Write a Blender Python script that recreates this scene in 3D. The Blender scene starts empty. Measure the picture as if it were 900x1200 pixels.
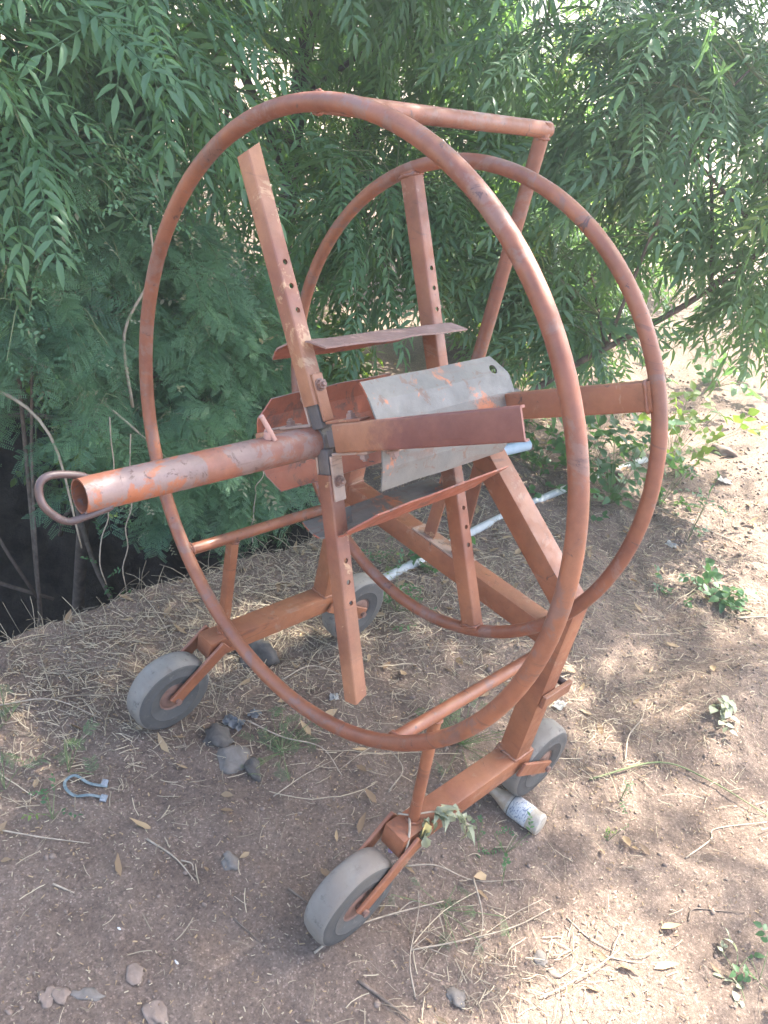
import bpy, bmesh, math, random
import numpy as np
from mathutils import Vector, Matrix
rng = np.random.default_rng(7)
random.seed(7)
SC = bpy.context.scene
COL = SC.collection
R = math.radians
H = 1.076                        # height of the reel's axle above the ground

# ------------------------------------------------------------------ camera
CAM = np.array([-1.00032, -1.04286, 0.73584 + H])
CR = np.array([[0.70803, -0.67798, 0.19758], [-0.23338, -0.48872, -0.84065], [0.66650, 0.54909, -0.50426]])
FPX = 980.03
cd = bpy.data.cameras.new('camera'); co = bpy.data.objects.new('camera', cd); COL.objects.link(co)
m = Matrix.Identity(4)
for i in range(3):
    m[i][0], m[i][1], m[i][2], m[i][3] = CR[0][i], -CR[1][i], -CR[2][i], CAM[i]
co.matrix_world = m
cd.sensor_fit = 'VERTICAL'; cd.sensor_height = 24; cd.lens = FPX / 1200 * 24
cd.clip_start = .05; cd.clip_end = 2000
SC.camera = co

def ray(u, v):
    return CR.T @ np.array([(u - 450) / FPX, (v - 600) / FPX, 1.0])
def G(u, v, z=0.0):
    r = ray(u, v); t = (z - CAM[2]) / r[2]
    return CAM + t * r

# ------------------------------------------------------------------ noise + terrain
def _hash(ix, iy, s):
    h = (ix.astype(np.int64) * 374761393 + iy.astype(np.int64) * 668265263 + s * 2147483647) & 0xffffffff
    h = ((h ^ (h >> 13)) * 1274126177) & 0xffffffff
    h = h ^ (h >> 16)
    return (h & 0xffff) / 65535.0
def vnoise(x, y, s=0):
    ix = np.floor(x); iy = np.floor(y); fx = x - ix; fy = y - iy
    ux = fx * fx * (3 - 2 * fx); uy = fy * fy * (3 - 2 * fy)
    a = _hash(ix, iy, s); b = _hash(ix + 1, iy, s); c = _hash(ix, iy + 1, s); d = _hash(ix + 1, iy + 1, s)
    return (a * (1 - ux) + b * ux) * (1 - uy) + (c * (1 - ux) + d * ux) * uy - .5
def fbm(x, y, s=0, o=4):
    t = 0; a = 1
    for i in range(o):
        t = t + a * vnoise(x * 2 ** i, y * 2 ** i, s + i); a *= .5
    return t
def sstep(t):
    t = np.clip(t, 0, 1); return t * t * (3 - 2 * t)
def height(x, y):
    x = np.asarray(x, float); y = np.asarray(y, float)
    near = np.exp(-((x - .35) ** 2 / 1.3 + y ** 2 / .8))          # flattened under the reel
    h = .085 * fbm(x * .9, y * .9, 3, 3) * (1 - .8 * near) + .03 * fbm(x * 3.1, y * 3.1, 11, 3) * (1 - .6 * near)
    h = h + .012 * fbm(x * 13, y * 13, 23, 3) + .006 * np.abs(fbm(x * 38, y * 38, 31, 2))
    # crumbly trodden bank on the far right
    rr = sstep((x - 1.0) / 1.2) * sstep((.5 - y) / .6 + .4)
    h = h + rr * .035 * fbm(x * 6, y * 6, 41, 4)
    h = h + .1 * np.exp(-((x - 1.65) ** 2 / .10 + (y + .62) ** 2 / .045))    # low mound beside the path
    h = h + .30 * sstep((x - 2.6) / 4) 
    for wx, wy in ((0, -.381), (.684, -.381), (0, .381), (.684, .381)):      # soil pushed up round the wheels
        h = h + .016 * np.exp(-(((x - wx) / .10) ** 2 + ((y - wy) / .075) ** 2))
    # a ditch behind the reel
    ye = .90 + .05 * fbm(x * 2.3, x * 0 + 5, 51, 3) + np.where(x > 1.25, (x - 1.25) * 1.6, 0)
    d = 1.25 * sstep((y - ye) / .42) * (1 - sstep((y - ye - 1.15) / 1.3) * .85)
    d = d * (1 - sstep((x - 1.35) / 1.0))
    h = h - d + .12 * fbm(x * 4, y * 4, 61, 3) * sstep(d / .5)
    return h
def hz(x, y):
    return float(height(np.array([x]), np.array([y]))[0])
def GP(u, v, dz=0.0):
    """point of the terrain under a spot of the ground"""
    p = G(u, v, 0)
    for _ in range(6):
        p = G(u, v, hz(p[0], p[1]))
    return np.array([p[0], p[1], hz(p[0], p[1]) + dz])

# ------------------------------------------------------------------ materials
def new_mat(name):
    mt = bpy.data.materials.new(name); mt.use_nodes = True
    nt = mt.node_tree; b = nt.nodes['Principled BSDF']
    return mt, nt, b
def N(nt, t, **kw):
    n = nt.nodes.new(t)
    for k, v in kw.items():
        if k.startswith('in_'):
            key = k[3:]; key = int(key) if key.isdigit() else key
            n.inputs[key].default_value = v
        else: setattr(n, k, v)
    return n
def ramp(nt, src, stops, interp='LINEAR'):
    r = nt.nodes.new('ShaderNodeValToRGB'); r.color_ramp.interpolation = interp
    e = r.color_ramp.elements
    while len(e) < len(stops): e.new(.5)
    for el, (p, c) in zip(e, stops):
        el.position = p; el.color = (*c, 1) if len(c) == 3 else c
    nt.links.new(src, r.inputs[0]); return r
def mixc(nt, fac, a, b, mode='MIX'):
    n = nt.nodes.new('ShaderNodeMix'); n.data_type = 'RGBA'; n.blend_type = mode
    for s, v in ((n.inputs[0], fac), (n.inputs[6], a), (n.inputs[7], b)):
        if hasattr(v, 'is_output'): nt.links.new(v, s)
        else: s.default_value = v if isinstance(v, (int, float)) else (*v, 1)
    return n.outputs[2]
def noise(nt, scale, detail=6, rough=.6, vec=None, dist=0):
    n = N(nt, 'ShaderNodeTexNoise'); n.inputs['Scale'].default_value = scale
    n.inputs['Detail'].default_value = detail; n.inputs['Roughness'].default_value = rough
    n.inputs['Distortion'].default_value = dist
    if vec is not None: nt.links.new(vec, n.inputs['Vector'])
    return n.outputs['Fac']
def objco(nt):
    return N(nt, 'ShaderNodeTexCoord').outputs['Object']
def bump(nt, b, src, strength=.3, dist=.003):
    n = N(nt, 'ShaderNodeBump'); n.inputs['Strength'].default_value = strength; n.inputs['Distance'].default_value = dist
    nt.links.new(src, n.inputs['Height']); nt.links.new(n.outputs[0], b.inputs['Normal'])

def painted_rust(name, base, base2, dark, worn, worn_amt=.62, dark_amt=.62, rough=.55, streak=(3, 3, 22), sk_a=.55, sk_t=.60):
    mt, nt, b = new_mat(name); co = objco(nt)
    c = mixc(nt, ramp(nt, noise(nt, 3.2, 6, .62, co, .6), [(.36, (0,) * 3), (.62, (1,) * 3)]).outputs[0], base, base2)
    w = ramp(nt, noise(nt, 13, 8, .7, co, .5), [(worn_amt - .01, (0,) * 3), (worn_amt + .035, (1,) * 3)]).outputs[0]
    c = mixc(nt, w, c, worn)
    d = ramp(nt, noise(nt, 26, 8, .72, co, .9), [(dark_amt - .005, (0,) * 3), (dark_amt + .025, (1,) * 3)]).outputs[0]
    c = mixc(nt, d, c, dark)
    st = N(nt, 'ShaderNodeMapping'); st.inputs['Scale'].default_value = streak; nt.links.new(co, st.inputs[0])
    sk = ramp(nt, noise(nt, 2.2, 5, .7, st.outputs[0], .8), [(sk_t, (0,) * 3), (sk_t + .08, (sk_a,) * 3)]).outputs[0]
    c = mixc(nt, sk, c, dark)
    f = ramp(nt, noise(nt, 9, 7, .75, co), [(.3, (.72,) * 3), (.5, (1.0,) * 3), (.72, (1.22,) * 3)]).outputs[0]
    c = mixc(nt, 1.0, c, f, 'MULTIPLY')
    nt.links.new(c, b.inputs['Base Color'])
    nt.links.new(ramp(nt, noise(nt, 30, 5, .6, co), [(.3, (rough - .22,) * 3), (.7, (rough + .12,) * 3)]).outputs[0], b.inputs['Roughness'])
    b.inputs['Specular IOR Level'].default_value = .6
    bump(nt, b, noise(nt, 90, 8, .7, co), .35, .0015)
    return mt
M = {}
M['paint'] = painted_rust('oxide_red_paint', (.180, .056, .027), (.280, .108, .050), (.085, .038, .028), (.28, .142, .088), .60, .64)
M['ring_paint'] = painted_rust('worn_ring_paint', (.165, .050, .025), (.245, .089, .042), (.075, .034, .028), (.185, .088, .062), .54, .63)
M['arm_paint'] = painted_rust('dusty_orange_paint', (.30, .137, .068), (.185, .064, .038), (.16, .072, .045), (.38, .225, .125), .58, .67)
def two_tone():
    """tan at the hub end, maroon further out"""
    mt = painted_rust('tan_to_maroon_paint', (.30, .137, .068), (.25, .105, .055), (.16, .072, .045), (.33, .19, .105), .58, .67)
    nt = mt.node_tree; b = nt.nodes['Principled BSDF']; co = objco(nt); src = b.inputs['Base Color'].links[0].from_socket
    sp = N(nt, 'ShaderNodeSeparateXYZ'); nt.links.new(co, sp.inputs[0])
    ad = N(nt, 'ShaderNodeMath', operation='MULTIPLY_ADD'); nt.links.new(noise(nt, 9, 6, .7, co), ad.inputs[0]); ad.inputs[1].default_value = .28; nt.links.new(sp.outputs[1], ad.inputs[2])
    mr = N(nt, 'ShaderNodeMapRange'); mr.inputs[1].default_value = .0; mr.inputs[2].default_value = -.06; nt.links.new(ad.outputs[0], mr.inputs[0])
    mar = mixc(nt, ramp(nt, noise(nt, 7, 7, .7, co), [(.4, (0,) * 3), (.62, (1,) * 3)]).outputs[0], (.125, .042, .034), (.175, .064, .048))
    nt.links.new(mixc(nt, mr.outputs[0], src, mar), b.inputs['Base Color']); return mt
M['arm_two_tone'] = two_tone()
M['sleeve_paint'] = painted_rust('handled_sleeve_paint', (.30, .092, .034), (.19, .082, .058), (.095, .05, .042), (.19, .125, .108), .50, .60)
M['plate_grey'] = painted_rust('bare_grey_sheet', (.105, .102, .094), (.14, .13, .114), (.125, .075, .055), (.34, .115, .05), .585, .585, .6, (1.2, 9, 9), .55, .55)
M['plate_orange'] = painted_rust('orange_sheet', (.34, .10, .05), (.27, .08, .045), (.085, .045, .043), (.17, .07, .048), .56, .62)
M['plate_mauve'] = painted_rust('dusty_mauve_sheet', (.215, .13, .11), (.25, .16, .135), (.14, .085, .075), (.42, .29, .22), .62, .60)
M['steel'] = painted_rust('bare_steel', (.075, .07, .07), (.11, .10, .095), (.045, .04, .04), (.17, .14, .12), .60, .62, .45)
M['bracket'] = painted_rust('dull_bracket', (.31, .21, .165), (.36, .25, .19), (.16, .10, .08), (.33, .17, .10), .60, .62)
M['bolt'] = painted_rust('rusty_bolt', (.16, .085, .062), (.21, .12, .09), (.07, .042, .036), (.25, .17, .14), .60, .62)
M['pin'] = painted_rust('worn_pin', (.46, .29, .25), (.40, .23, .19), (.2, .12, .1), (.5, .36, .32), .60, .66)
M['rod'] = painted_rust('brown_rod', (.055, .034, .032), (.085, .05, .045), (.03, .02, .02), (.14, .09, .085), .58, .62, .45)

def rubber(name, a, b2, dust, dust2=(.165, .135, .11)):
    mt, nt, b = new_mat(name); co = objco(nt)
    c = mixc(nt, ramp(nt, noise(nt, 9, 6, .65, co), [(.35, (0,) * 3), (.7, (1,) * 3)]).outputs[0], a, b2)
    d = ramp(nt, noise(nt, 34, 8, .75, co), [(.56, (0,) * 3), (.66, (1,) * 3)]).outputs[0]
    c = mixc(nt, d, c, dust)
    e = ramp(nt, noise(nt, 5, 7, .7, co, .7), [(.46, (0,) * 3), (.62, (.8,) * 3)]).outputs[0]
    c = mixc(nt, e, c, dust2)
    nt.links.new(c, b.inputs['Base Color']); b.inputs['Roughness'].default_value = .85
    bump(nt, b, noise(nt, 120, 6, .7, co), .4, .0012); return mt
M['tread'] = rubber('dusty_grey_tread', (.155, .143, .124), (.22, .20, .172), (.075, .068, .06))
M['sidewall'] = rubber('dark_grey_sidewall', (.055, .054, .052), (.09, .085, .079), (.13, .12, .105), (.085, .076, .066))

def soil():
    mt, nt, b = new_mat('dry_soil')
    co = objco(nt)
    big = noise(nt, .9, 5, .6, co, .4)
    c = mixc(nt, ramp(nt, big, [(.36, (0,) * 3), (.64, (1,) * 3)]).outputs[0], (.135, .098, .078), (.225, .166, .130))
    md = noise(nt, 7, 8, .7, co, .3)
    c = mixc(nt, ramp(nt, md, [(.42, (0,) * 3), (.66, (.8,) * 3)]).outputs[0], c, (.25, .188, .148))
    fine = noise(nt, 85, 8, .78, co)
    c = mixc(nt, 1.0, c, ramp(nt, fine, [(.3, (.58,) * 3), (.52, (1.0,) * 3), (.72, (1.38,) * 3)]).outputs[0], 'MULTIPLY')
    v = N(nt, 'ShaderNodeTexVoronoi'); v.inputs['Scale'].default_value = 95; nt.links.new(co, v.inputs['Vector'])
    chip = ramp(nt, v.outputs['Distance'], [(.12, (1,) * 3), (.22, (0,) * 3)]).outputs[0]
    sel = N(nt, 'ShaderNodeSeparateColor'); nt.links.new(v.outputs['Color'], sel.inputs[0])
    sel2 = ramp(nt, sel.outputs[0], [(.70, (0,) * 3), (.76, (1,) * 3)]).outputs[0]
    mul = N(nt, 'ShaderNodeMath', operation='MULTIPLY'); nt.links.new(chip, mul.inputs[0]); nt.links.new(sel2, mul.inputs[1])
    c = mixc(nt, mul.outputs[0], c, (.31, .255, .205))
    v2 = N(nt, 'ShaderNodeTexVoronoi'); v2.inputs['Scale'].default_value = 240; nt.links.new(co, v2.inputs['Vector'])
    s2 = N(nt, 'ShaderNodeSeparateColor'); nt.links.new(v2.outputs['Color'], s2.inputs[0])
    sp2 = ramp(nt, s2.outputs[1], [(.0, (.80,) * 3), (.55, (.98,) * 3), (.90, (1.08,) * 3), (.965, (1.55,) * 3)]).outputs[0]
    c = mixc(nt, 1.0, c, sp2, 'MULTIPLY')
    # dark ditch earth, painted darker still with depth to stand in for shade
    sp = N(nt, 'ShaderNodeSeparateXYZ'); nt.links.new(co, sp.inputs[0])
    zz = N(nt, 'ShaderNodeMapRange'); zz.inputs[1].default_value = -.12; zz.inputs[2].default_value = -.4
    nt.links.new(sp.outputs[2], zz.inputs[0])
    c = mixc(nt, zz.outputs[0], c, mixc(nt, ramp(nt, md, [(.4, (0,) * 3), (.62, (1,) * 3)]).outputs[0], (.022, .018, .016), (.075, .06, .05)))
    # far dry ground, painted paler to imitate bright sky through leaf gaps
    ln = N(nt, 'ShaderNodeVectorMath', operation='LENGTH'); nt.links.new(co, ln.inputs[0])
    fz = N(nt, 'ShaderNodeMapRange'); fz.inputs[1].default_value = 6.5; fz.inputs[2].default_value = 11
    nt.links.new(ln.outputs['Value'], fz.inputs[0])
    c = mixc(nt, fz.outputs[0], c, mixc(nt, ramp(nt, big, [(.3, (0,) * 3), (.7, (1,) * 3)]).outputs[0], (.26, .205, .155), (.34, .27, .205)))
    nt.links.new(c, b.inputs['Base Color']); b.inputs['Roughness'].default_value = .95
    b.inputs['Specular IOR Level'].default_value = .15
    ad = N(nt, 'ShaderNodeMath', operation='ADD'); nt.links.new(fine, ad.inputs[0]); nt.links.new(md, ad.inputs[1])
    bump(nt, b, ad.outputs[0], .9, .012)
    return mt
M['soil'] = soil()

def leafmat(name, a, b2, trans, gloss=.35, tf=.45):
    """two greens varied leaf by leaf, partly translucent, a waxy sheen"""
    mt = bpy.data.materials.new(name); mt.use_nodes = True; nt = mt.node_tree; nt.nodes.clear()
    at = N(nt, 'ShaderNodeAttribute', attribute_name='tint')
    c = ramp(nt, at.outputs['Fac'], [(0, a), (.8, b2), (.93, tuple(x * 1.1 for x in b2)), (.97, (b2[0] * 2.2, b2[1] * 1.55, b2[2] * .7) if b2[1] > b2[0] else b2)]).outputs[0]; t = mixc(nt, at.outputs['Fac'], trans, tuple(x * 1.25 for x in trans))
    pr = N(nt, 'ShaderNodeBsdfPrincipled'); pr.inputs['Roughness'].default_value = gloss
    pr.inputs['Specular IOR Level'].default_value = .4
    nt.links.new(c, pr.inputs['Base Color'])
    tr = N(nt, 'ShaderNodeBsdfTranslucent'); nt.links.new(t, tr.inputs['Color'])
    mx = N(nt, 'ShaderNodeMixShader'); mx.inputs[0].default_value = tf
    nt.links.new(pr.outputs[0], mx.inputs[1]); nt.links.new(tr.outputs[0], mx.inputs[2])
    out = N(nt, 'ShaderNodeOutputMaterial'); nt.links.new(mx.outputs[0], out.inputs[0])
    return mt
M['neem'] = leafmat('neem_leaf', (.066, .142, .086), (.145, .25, .128), (.20, .38, .065), .36)
M['neem_pale'] = leafmat('pale_neem_leaf', (.10, .18, .112), (.165, .26, .14), (.20, .36, .09))
M['acacia'] = leafmat('feathery_leaf', (.065, .145, .095), (.18, .30, .16), (.17, .34, .08), .45, .35)
M['bush'] = leafmat('bush_leaf', (.07, .13, .045), (.13, .19, .06), (.24, .36, .05), .5, .5)
M['weed'] = leafmat('weed_leaf', (.05, .12, .06), (.09, .17, .07), (.12, .25, .06), .45, .4)
M['wilted'] = leafmat('wilted_leaf', (.24, .27, .18), (.32, .34, .24), (.4, .42, .22), .6, .3)
M['dryleaf'] = leafmat('dry_leaf', (.19, .125, .075), (.36, .26, .15), (.4, .25, .1), .7, .2)
M['straw'] = leafmat('straw', (.17, .135, .095), (.47, .39, .27), (.4, .3, .16), .6, .15)
M['deadsprig'] = leafmat('dead_sprig', (.24, .22, .13), (.44, .42, .28), (.3, .3, .14), .6, .3)
M['ripe'] = leafmat('neem_fruit_skin', (.28, .36, .10), (.42, .44, .12), (.4, .4, .1), .4, .2)

def plain(name, a, b2, sc=20, rough=.8, bstr=.4, bd=.003, spec=.3, detail=7):
    mt, nt, b = new_mat(name); co = objco(nt)
    nz = noise(nt, sc, detail, .68, co, .4)
    nt.links.new(mixc(nt, ramp(nt, nz, [(.35, (0,) * 3), (.66, (1,) * 3)]).outputs[0], a, b2), b.inputs['Base Color'])
    b.inputs['Roughness'].default_value = rough; b.inputs['Specular IOR Level'].default_value = spec
    bump(nt, b, nz, bstr, bd); return mt
M['bark'] = plain('brown_bark', (.10, .075, .058), (.21, .16, .125), 30, .9, .8, .006)
M['darkbark'] = plain('dark_bark', (.05, .04, .033), (.11, .085, .07), 30, .9, .8, .006)
M['twig'] = plain('pale_twig', (.25, .20, .145), (.40, .33, .25), 40, .8)
M['greentwig'] = plain('green_twig', (.12, .16, .07), (.19, .2, .1), 40, .8)
M['stone'] = plain('grey_stone', (.125, .108, .093), (.21, .183, .158), 25, .9, .6, .004)
M['darkstone'] = plain('charcoal_lump', (.06, .053, .048), (.125, .11, .096), 25, .9, .6, .004)
M['clod'] = plain('soil_clod', (.165, .122, .097), (.25, .19, .152), 40, .95, .6, .004)
M['pvc'] = plain('dusty_grey_pipe', (.36, .37, .36), (.50, .50, .48), 12, .55, .1, .001)
M['pvcblue'] = plain('blue_grey_pipe', (.36, .43, .48), (.44, .5, .54), 12, .5, .1, .001)
M['strap'] = plain('blue_strap', (.085, .13, .145), (.21, .245, .25), 60, .6, .3, .002)
M['foil'] = plain('dusty_foil', (.25, .27, .29), (.13, .145, .16), 90, .35, .9, .004, .8)
M['paper'] = plain('white_scrap', (.42, .41, .39), (.6, .59, .57), 40, .8)
M['purple'] = plain('purple_petal', (.38, .28, .42), (.5, .42, .55), 40, .7)
M['glass'] = plain('dusty_white_bottle', (.30, .25, .19), (.46, .42, .36), 45, .35, .2, .001, .5)
M['amber'] = plain('clouded_bottle_neck', (.30, .215, .145), (.42, .33, .25), 30, .4, .2, .001, .5)
M['capred'] = plain('rusty_cap', (.32, .09, .06), (.42, .16, .10), 50, .6)

def label_mat():
    mt, nt, b = new_mat('faded_paper_label'); co = objco(nt)
    base = mixc(nt, ramp(nt, noise(nt, 40, 7, .7, co), [(.4, (0,) * 3), (.62, (1,) * 3)]).outputs[0], (.36, .38, .40), (.50, .50, .48))
    mp = N(nt, 'ShaderNodeMapping'); mp.inputs['Scale'].default_value = (1, 2.4, 1); nt.links.new(co, mp.inputs[0])
    ink = ramp(nt, noise(nt, 120, 4, .6, mp.outputs[0]), [(.54, (0,) * 3), (.57, (1,) * 3)]).outputs[0]
    c = mixc(nt, ink, base, (.16, .18, .24))
    nt.links.new(c, b.inputs['Base Color']); b.inputs['Roughness'].default_value = .7
    return mt
M['label'] = label_mat()

# ------------------------------------------------------------------ mesh helpers
def T(v): return Vector([float(a) for a in v])
def finish(name, bm, mats, parent=None, smooth=False, loc=None):
    """one mesh object; vertices are given in world space"""
    me = bpy.data.meshes.new(name)
    if loc is None: loc = parent['_w'] if parent is not None and '_w' in parent else (0, 0, 0)
    loc = T(loc)
    bmesh.ops.translate(bm, verts=bm.verts, vec=-loc)
    bm.normal_update()
    bm.to_mesh(me); bm.free()
    for mm in (mats if isinstance(mats, (list, tuple)) else [mats]): me.materials.append(mm)
    if smooth:
        for p in me.polygons: p.use_smooth = True
        if smooth is not True:
            me.set_sharp_from_angle(angle=R(smooth))
    o = bpy.data.objects.new(name, me); COL.objects.link(o)
    if parent is not None: o.parent = parent
    if parent is None: o.location = loc
    o['_w'] = list(loc)
    return o
def root(name, loc, label, cat, group=None):
    o = bpy.data.objects.new(name, None); COL.objects.link(o)
    o.location = T(loc); o.empty_display_size = .1
    o['_w'] = [float(a) for a in loc]
    tag(o, label, cat, group); return o
def tag(o, label, cat, group=None, kind=None):
    if label: o['label'] = label
    if cat: o['category'] = cat
    if group: o['group'] = group
    if kind: o['kind'] = kind
    return o

def bar(bm, p0, p1, w, h, ref=(0, 0, 1), bev=.004, seg=2, cut0=0, cut1=0, mi=0):
    """rectangular section: w across, h along ref"""
    p0, p1 = T(p0), T(p1); d = (p1 - p0).normalized(); ref = T(ref)
    s = d.cross(ref).normalized(); u = s.cross(d).normalized()
    vs = []
    for p in (p0, p1):
        for a, b in ((-1, -1), (1, -1), (1, 1), (-1, 1)):
            vs.append(bm.verts.new(p + s * (a * w / 2) + u * (b * h / 2)))
    fs = [bm.faces.new([vs[i] for i in q]) for q in ((3, 2, 1, 0), (4, 5, 6, 7), (0, 1, 5, 4), (1, 2, 6, 5), (2, 3, 7, 6), (3, 0, 4, 7))]
    for f in fs: f.material_index = mi
    if bev:
        es = list({e for f in fs for e in f.edges})
        bmesh.ops.bevel(bm, geom=es, offset=bev, segments=seg, affect='EDGES', profile=.6, clamp_overlap=True)
    return bm
def frames(pts, closed):
    n = len(pts); tg = []
    for i in range(n):
        a = pts[(i - 1) % n] if (closed or i > 0) else pts[i]
        b = pts[(i + 1) % n] if (closed or i < n - 1) else pts[i]
        tg.append((b - a).normalized())
    ref = Vector((0, 0, 1)) if abs(tg[0].z) < .9 else Vector((1, 0, 0))
    u = (ref - tg[0] * ref.dot(tg[0])).normalized(); out = []
    for t in tg:
        u = (u - t * u.dot(t)).normalized(); out.append((t, u, t.cross(u)))
    return out
def tube(bm, pts, r, n=12, closed=False, caps=True, mi=0):
    pts = [T(p) for p in pts]; fr = frames(pts, closed); rings = []
    for i, (p, (t, u, v)) in enumerate(zip(pts, fr)):
        rr = r[i] if hasattr(r, '__len__') else r
        rings.append([bm.verts.new(p + (u * math.cos(k * 2 * math.pi / n) + v * math.sin(k * 2 * math.pi / n)) * rr) for k in range(n)])
    m_ = len(rings)
    for i in range(m_ if closed else m_ - 1):
        A, B = rings[i], rings[(i + 1) % m_]
        for k in range(n):
            f = bm.faces.new((A[k], A[(k + 1) % n], B[(k + 1) % n], B[k])); f.material_index = mi
    if caps and not closed:
        f = bm.faces.new(rings[0][::-1]); f.material_index = mi
        f = bm.faces.new(rings[-1]); f.material_index = mi
    return bm
def circle(c, a, b, r, n):
    c, a, b = T(c), T(a), T(b)
    return [c + (a * math.cos(t) + b * math.sin(t)) * r for t in np.linspace(0, 2 * math.pi, n, endpoint=False)]
def smooth_path(pts, n=8):
    pts = [T(p) for p in pts]; out = []
    P = [pts[0] * 2 - pts[1]] + pts + [pts[-1] * 2 - pts[-2]]
    for i in range(1, len(P) - 2):
        for k in range(n):
            t = k / n
            out.append(.5 * ((2 * P[i]) + (P[i + 1] - P[i - 1]) * t + (2 * P[i - 1] - 5 * P[i] + 4 * P[i + 1] - P[i + 2]) * t * t + (3 * P[i] - P[i - 1] - 3 * P[i + 1] + P[i + 2]) * t ** 3))
    out.append(pts[-1]); return out
def lathe(bm, prof, p, axis, n=40, mi=None):
    """prof: (distance along axis, radius); mi: a slot per profile segment"""
    p = T(p); t = T(axis).normalized()
    u = t.orthogonal().normalized(); v = t.cross(u); rings = []
    for a, r in prof:
        if r < 1e-6: rings.append([bm.verts.new(p + t * a)]); continue
        rings.append([bm.verts.new(p + t * a + (u * math.cos(k * 2 * math.pi / n) + v * math.sin(k * 2 * math.pi / n)) * r) for k in range(n)])
    for i in range(len(rings) - 1):
        A, B = rings[i], rings[i + 1]
        for k in range(n):
            k2 = (k + 1) % n
            if len(A) == 1 and len(B) == 1: continue
            if len(A) == 1: f = bm.faces.new((A[0], B[k2], B[k]))
            elif len(B) == 1: f = bm.faces.new((A[k], A[k2], B[0]))
            else: f = bm.faces.new((A[k], A[k2], B[k2], B[k]))
            if mi: f.material_index = mi[i]
    return bm
def boolean_cut(o, holes):
    """drill real round holes: list of (point, axis, radius, length), world space"""
    bm = bmesh.new()
    for p, ax, r, L in holes:
        ax = T(ax).normalized(); p = T(p)
        tube(bm, [p - ax * L / 2, p + ax * L / 2], r, 16)
    c = finish('drill', bm, M['steel'], None, loc=o['_w'])
    c.location = T(o['_w'])
    o_par = o.parent; o.parent = None; o.location = T(o['_w'])
    md = o.modifiers.new('b', 'BOOLEAN'); md.object = c; md.operation = 'DIFFERENCE'; md.solver = 'EXACT'
    dg = bpy.context.evaluated_depsgraph_get(); dg.update()
    me = bpy.data.meshes.new_from_object(o.evaluated_get(dg))
    o.modifiers.clear(); old = o.data; o.data = me; me.name = old.name; bpy.data.meshes.remove(old)
    bpy.data.objects.remove(c)
    o.parent = o_par; o.location = (0, 0, 0)
    return o

# ------------------------------------------------------------------ the cable reel
reel = root('cable_reel', (.35, 0, 0), 'rust red steel cable reel with two big hoops on a four wheeled stand', 'cable reel')
Hv = Vector((0, 0, H))
def P(x, y, z): return Vector((x, y, z + H))
def part(name, bm, mat, parent=reel, smooth=30, label=None):
    o = finish(name, bm, mat, parent, smooth)
    if label: o['label'] = label
    return o
X = Vector((1, 0, 0))
RC = Vector((0, .005, .008))                    # rear disc sits a hair off the axle
# hoops
bm = bmesh.new(); tube(bm, circle(P(0, 0, 0), (0, 1, 0), (0, 0, 1), .6, 120), .0158, 16, True)
part('front_hoop', bm, M['ring_paint'], smooth=True, label='larger front hoop welded to the stand')
bm = bmesh.new(); tube(bm, circle(P(.3956, 0, 0) + RC, (0, 1, 0), (0, 0, 1), .518, 110), .0148, 16, True)
part('rear_hoop', bm, M['ring_paint'], smooth=True, label='smaller rear hoop carried on four spokes')

def onx(u, v, x):
    r = ray(u, v); return Vector((CAM + (x - CAM[0]) / r[0] * r).tolist())
def channel_arm(name, base, tip, r0, r1, w, dep, th, holes_r, mat, notch=0.0):
    """U channel spoke: web faces the camera, flanges run back along the axle"""
    base = T(base); a = (T(tip) - base).normalized(); t = X.cross(a).normalized(); Xb = a.cross(t).normalized()
    bm = bmesh.new()
    prof = [(-w / 2, dep), (-w / 2, 0), (w / 2, 0), (w / 2, dep), (w / 2 - th, dep), (w / 2 - th, th), (-w / 2 + th, th), (-w / 2 + th, dep)]
    A = []; B = []
    for s, x in prof:
        e = notch * (1 if x > th * 1.5 else -.2)
        A.append(bm.verts.new(base + a * r0 + t * s + Xb * x)); B.append(bm.verts.new(base + a * (r1 + e) + t * s + Xb * x))
    n = len(prof)
    for k in range(n): bm.faces.new((A[k], A[(k + 1) % n], B[(k + 1) % n], B[k]))
    for ring in (A[::-1], B):
        q = ring if ring is B else ring
        idx = [(0, 1, 6, 7), (1, 2, 5, 6), (2, 3, 4, 5)]
        R_ = B if ring is B else A
        for i4 in idx:
            bm.faces.new([R_[i] for i in i4])
    bmesh.ops.recalc_face_normals(bm, faces=bm.faces)
    es = [e for e in bm.edges if e.is_manifold and e.calc_face_angle(0) > 1 and abs((e.verts[0].co - e.verts[1].co).normalized().dot(a)) > .98]
    outer = [e for e in es if min(abs((e.verts[0].co - base).dot(t) - w / 2), abs((e.verts[0].co - base).dot(t) + w / 2)) < 1e-4 and abs((e.verts[0].co - base).dot(Xb)) < 1e-4]
    bmesh.ops.bevel(bm, geom=outer, offset=.005, segments=3, affect='EDGES', profile=.5)
    o = part(name, bm, mat, smooth=25)
    # drilled rows: down both flanges
    hs = []
    for r in holes_r:
        hs.append((base + a * r + Xb * (dep * .58), t, .0052, .2))
    if hs: boolean_cut(o, hs)
    return o, a, t, base, w / 2
AF, AR = R(30.5), R(28.3)
XF, XR = -.026, .378
HO = [.242, .287, .331]
HC = onx(373, 516, 0.0); HR = onx(389, 514, 0.0)
tips_f = [onx(283, 179, -.028), onx(612, 497, 0.0), onx(410, 823, .002)]
tips_f.append(HC + (HC - tips_f[1]).normalized() * .2)
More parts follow.
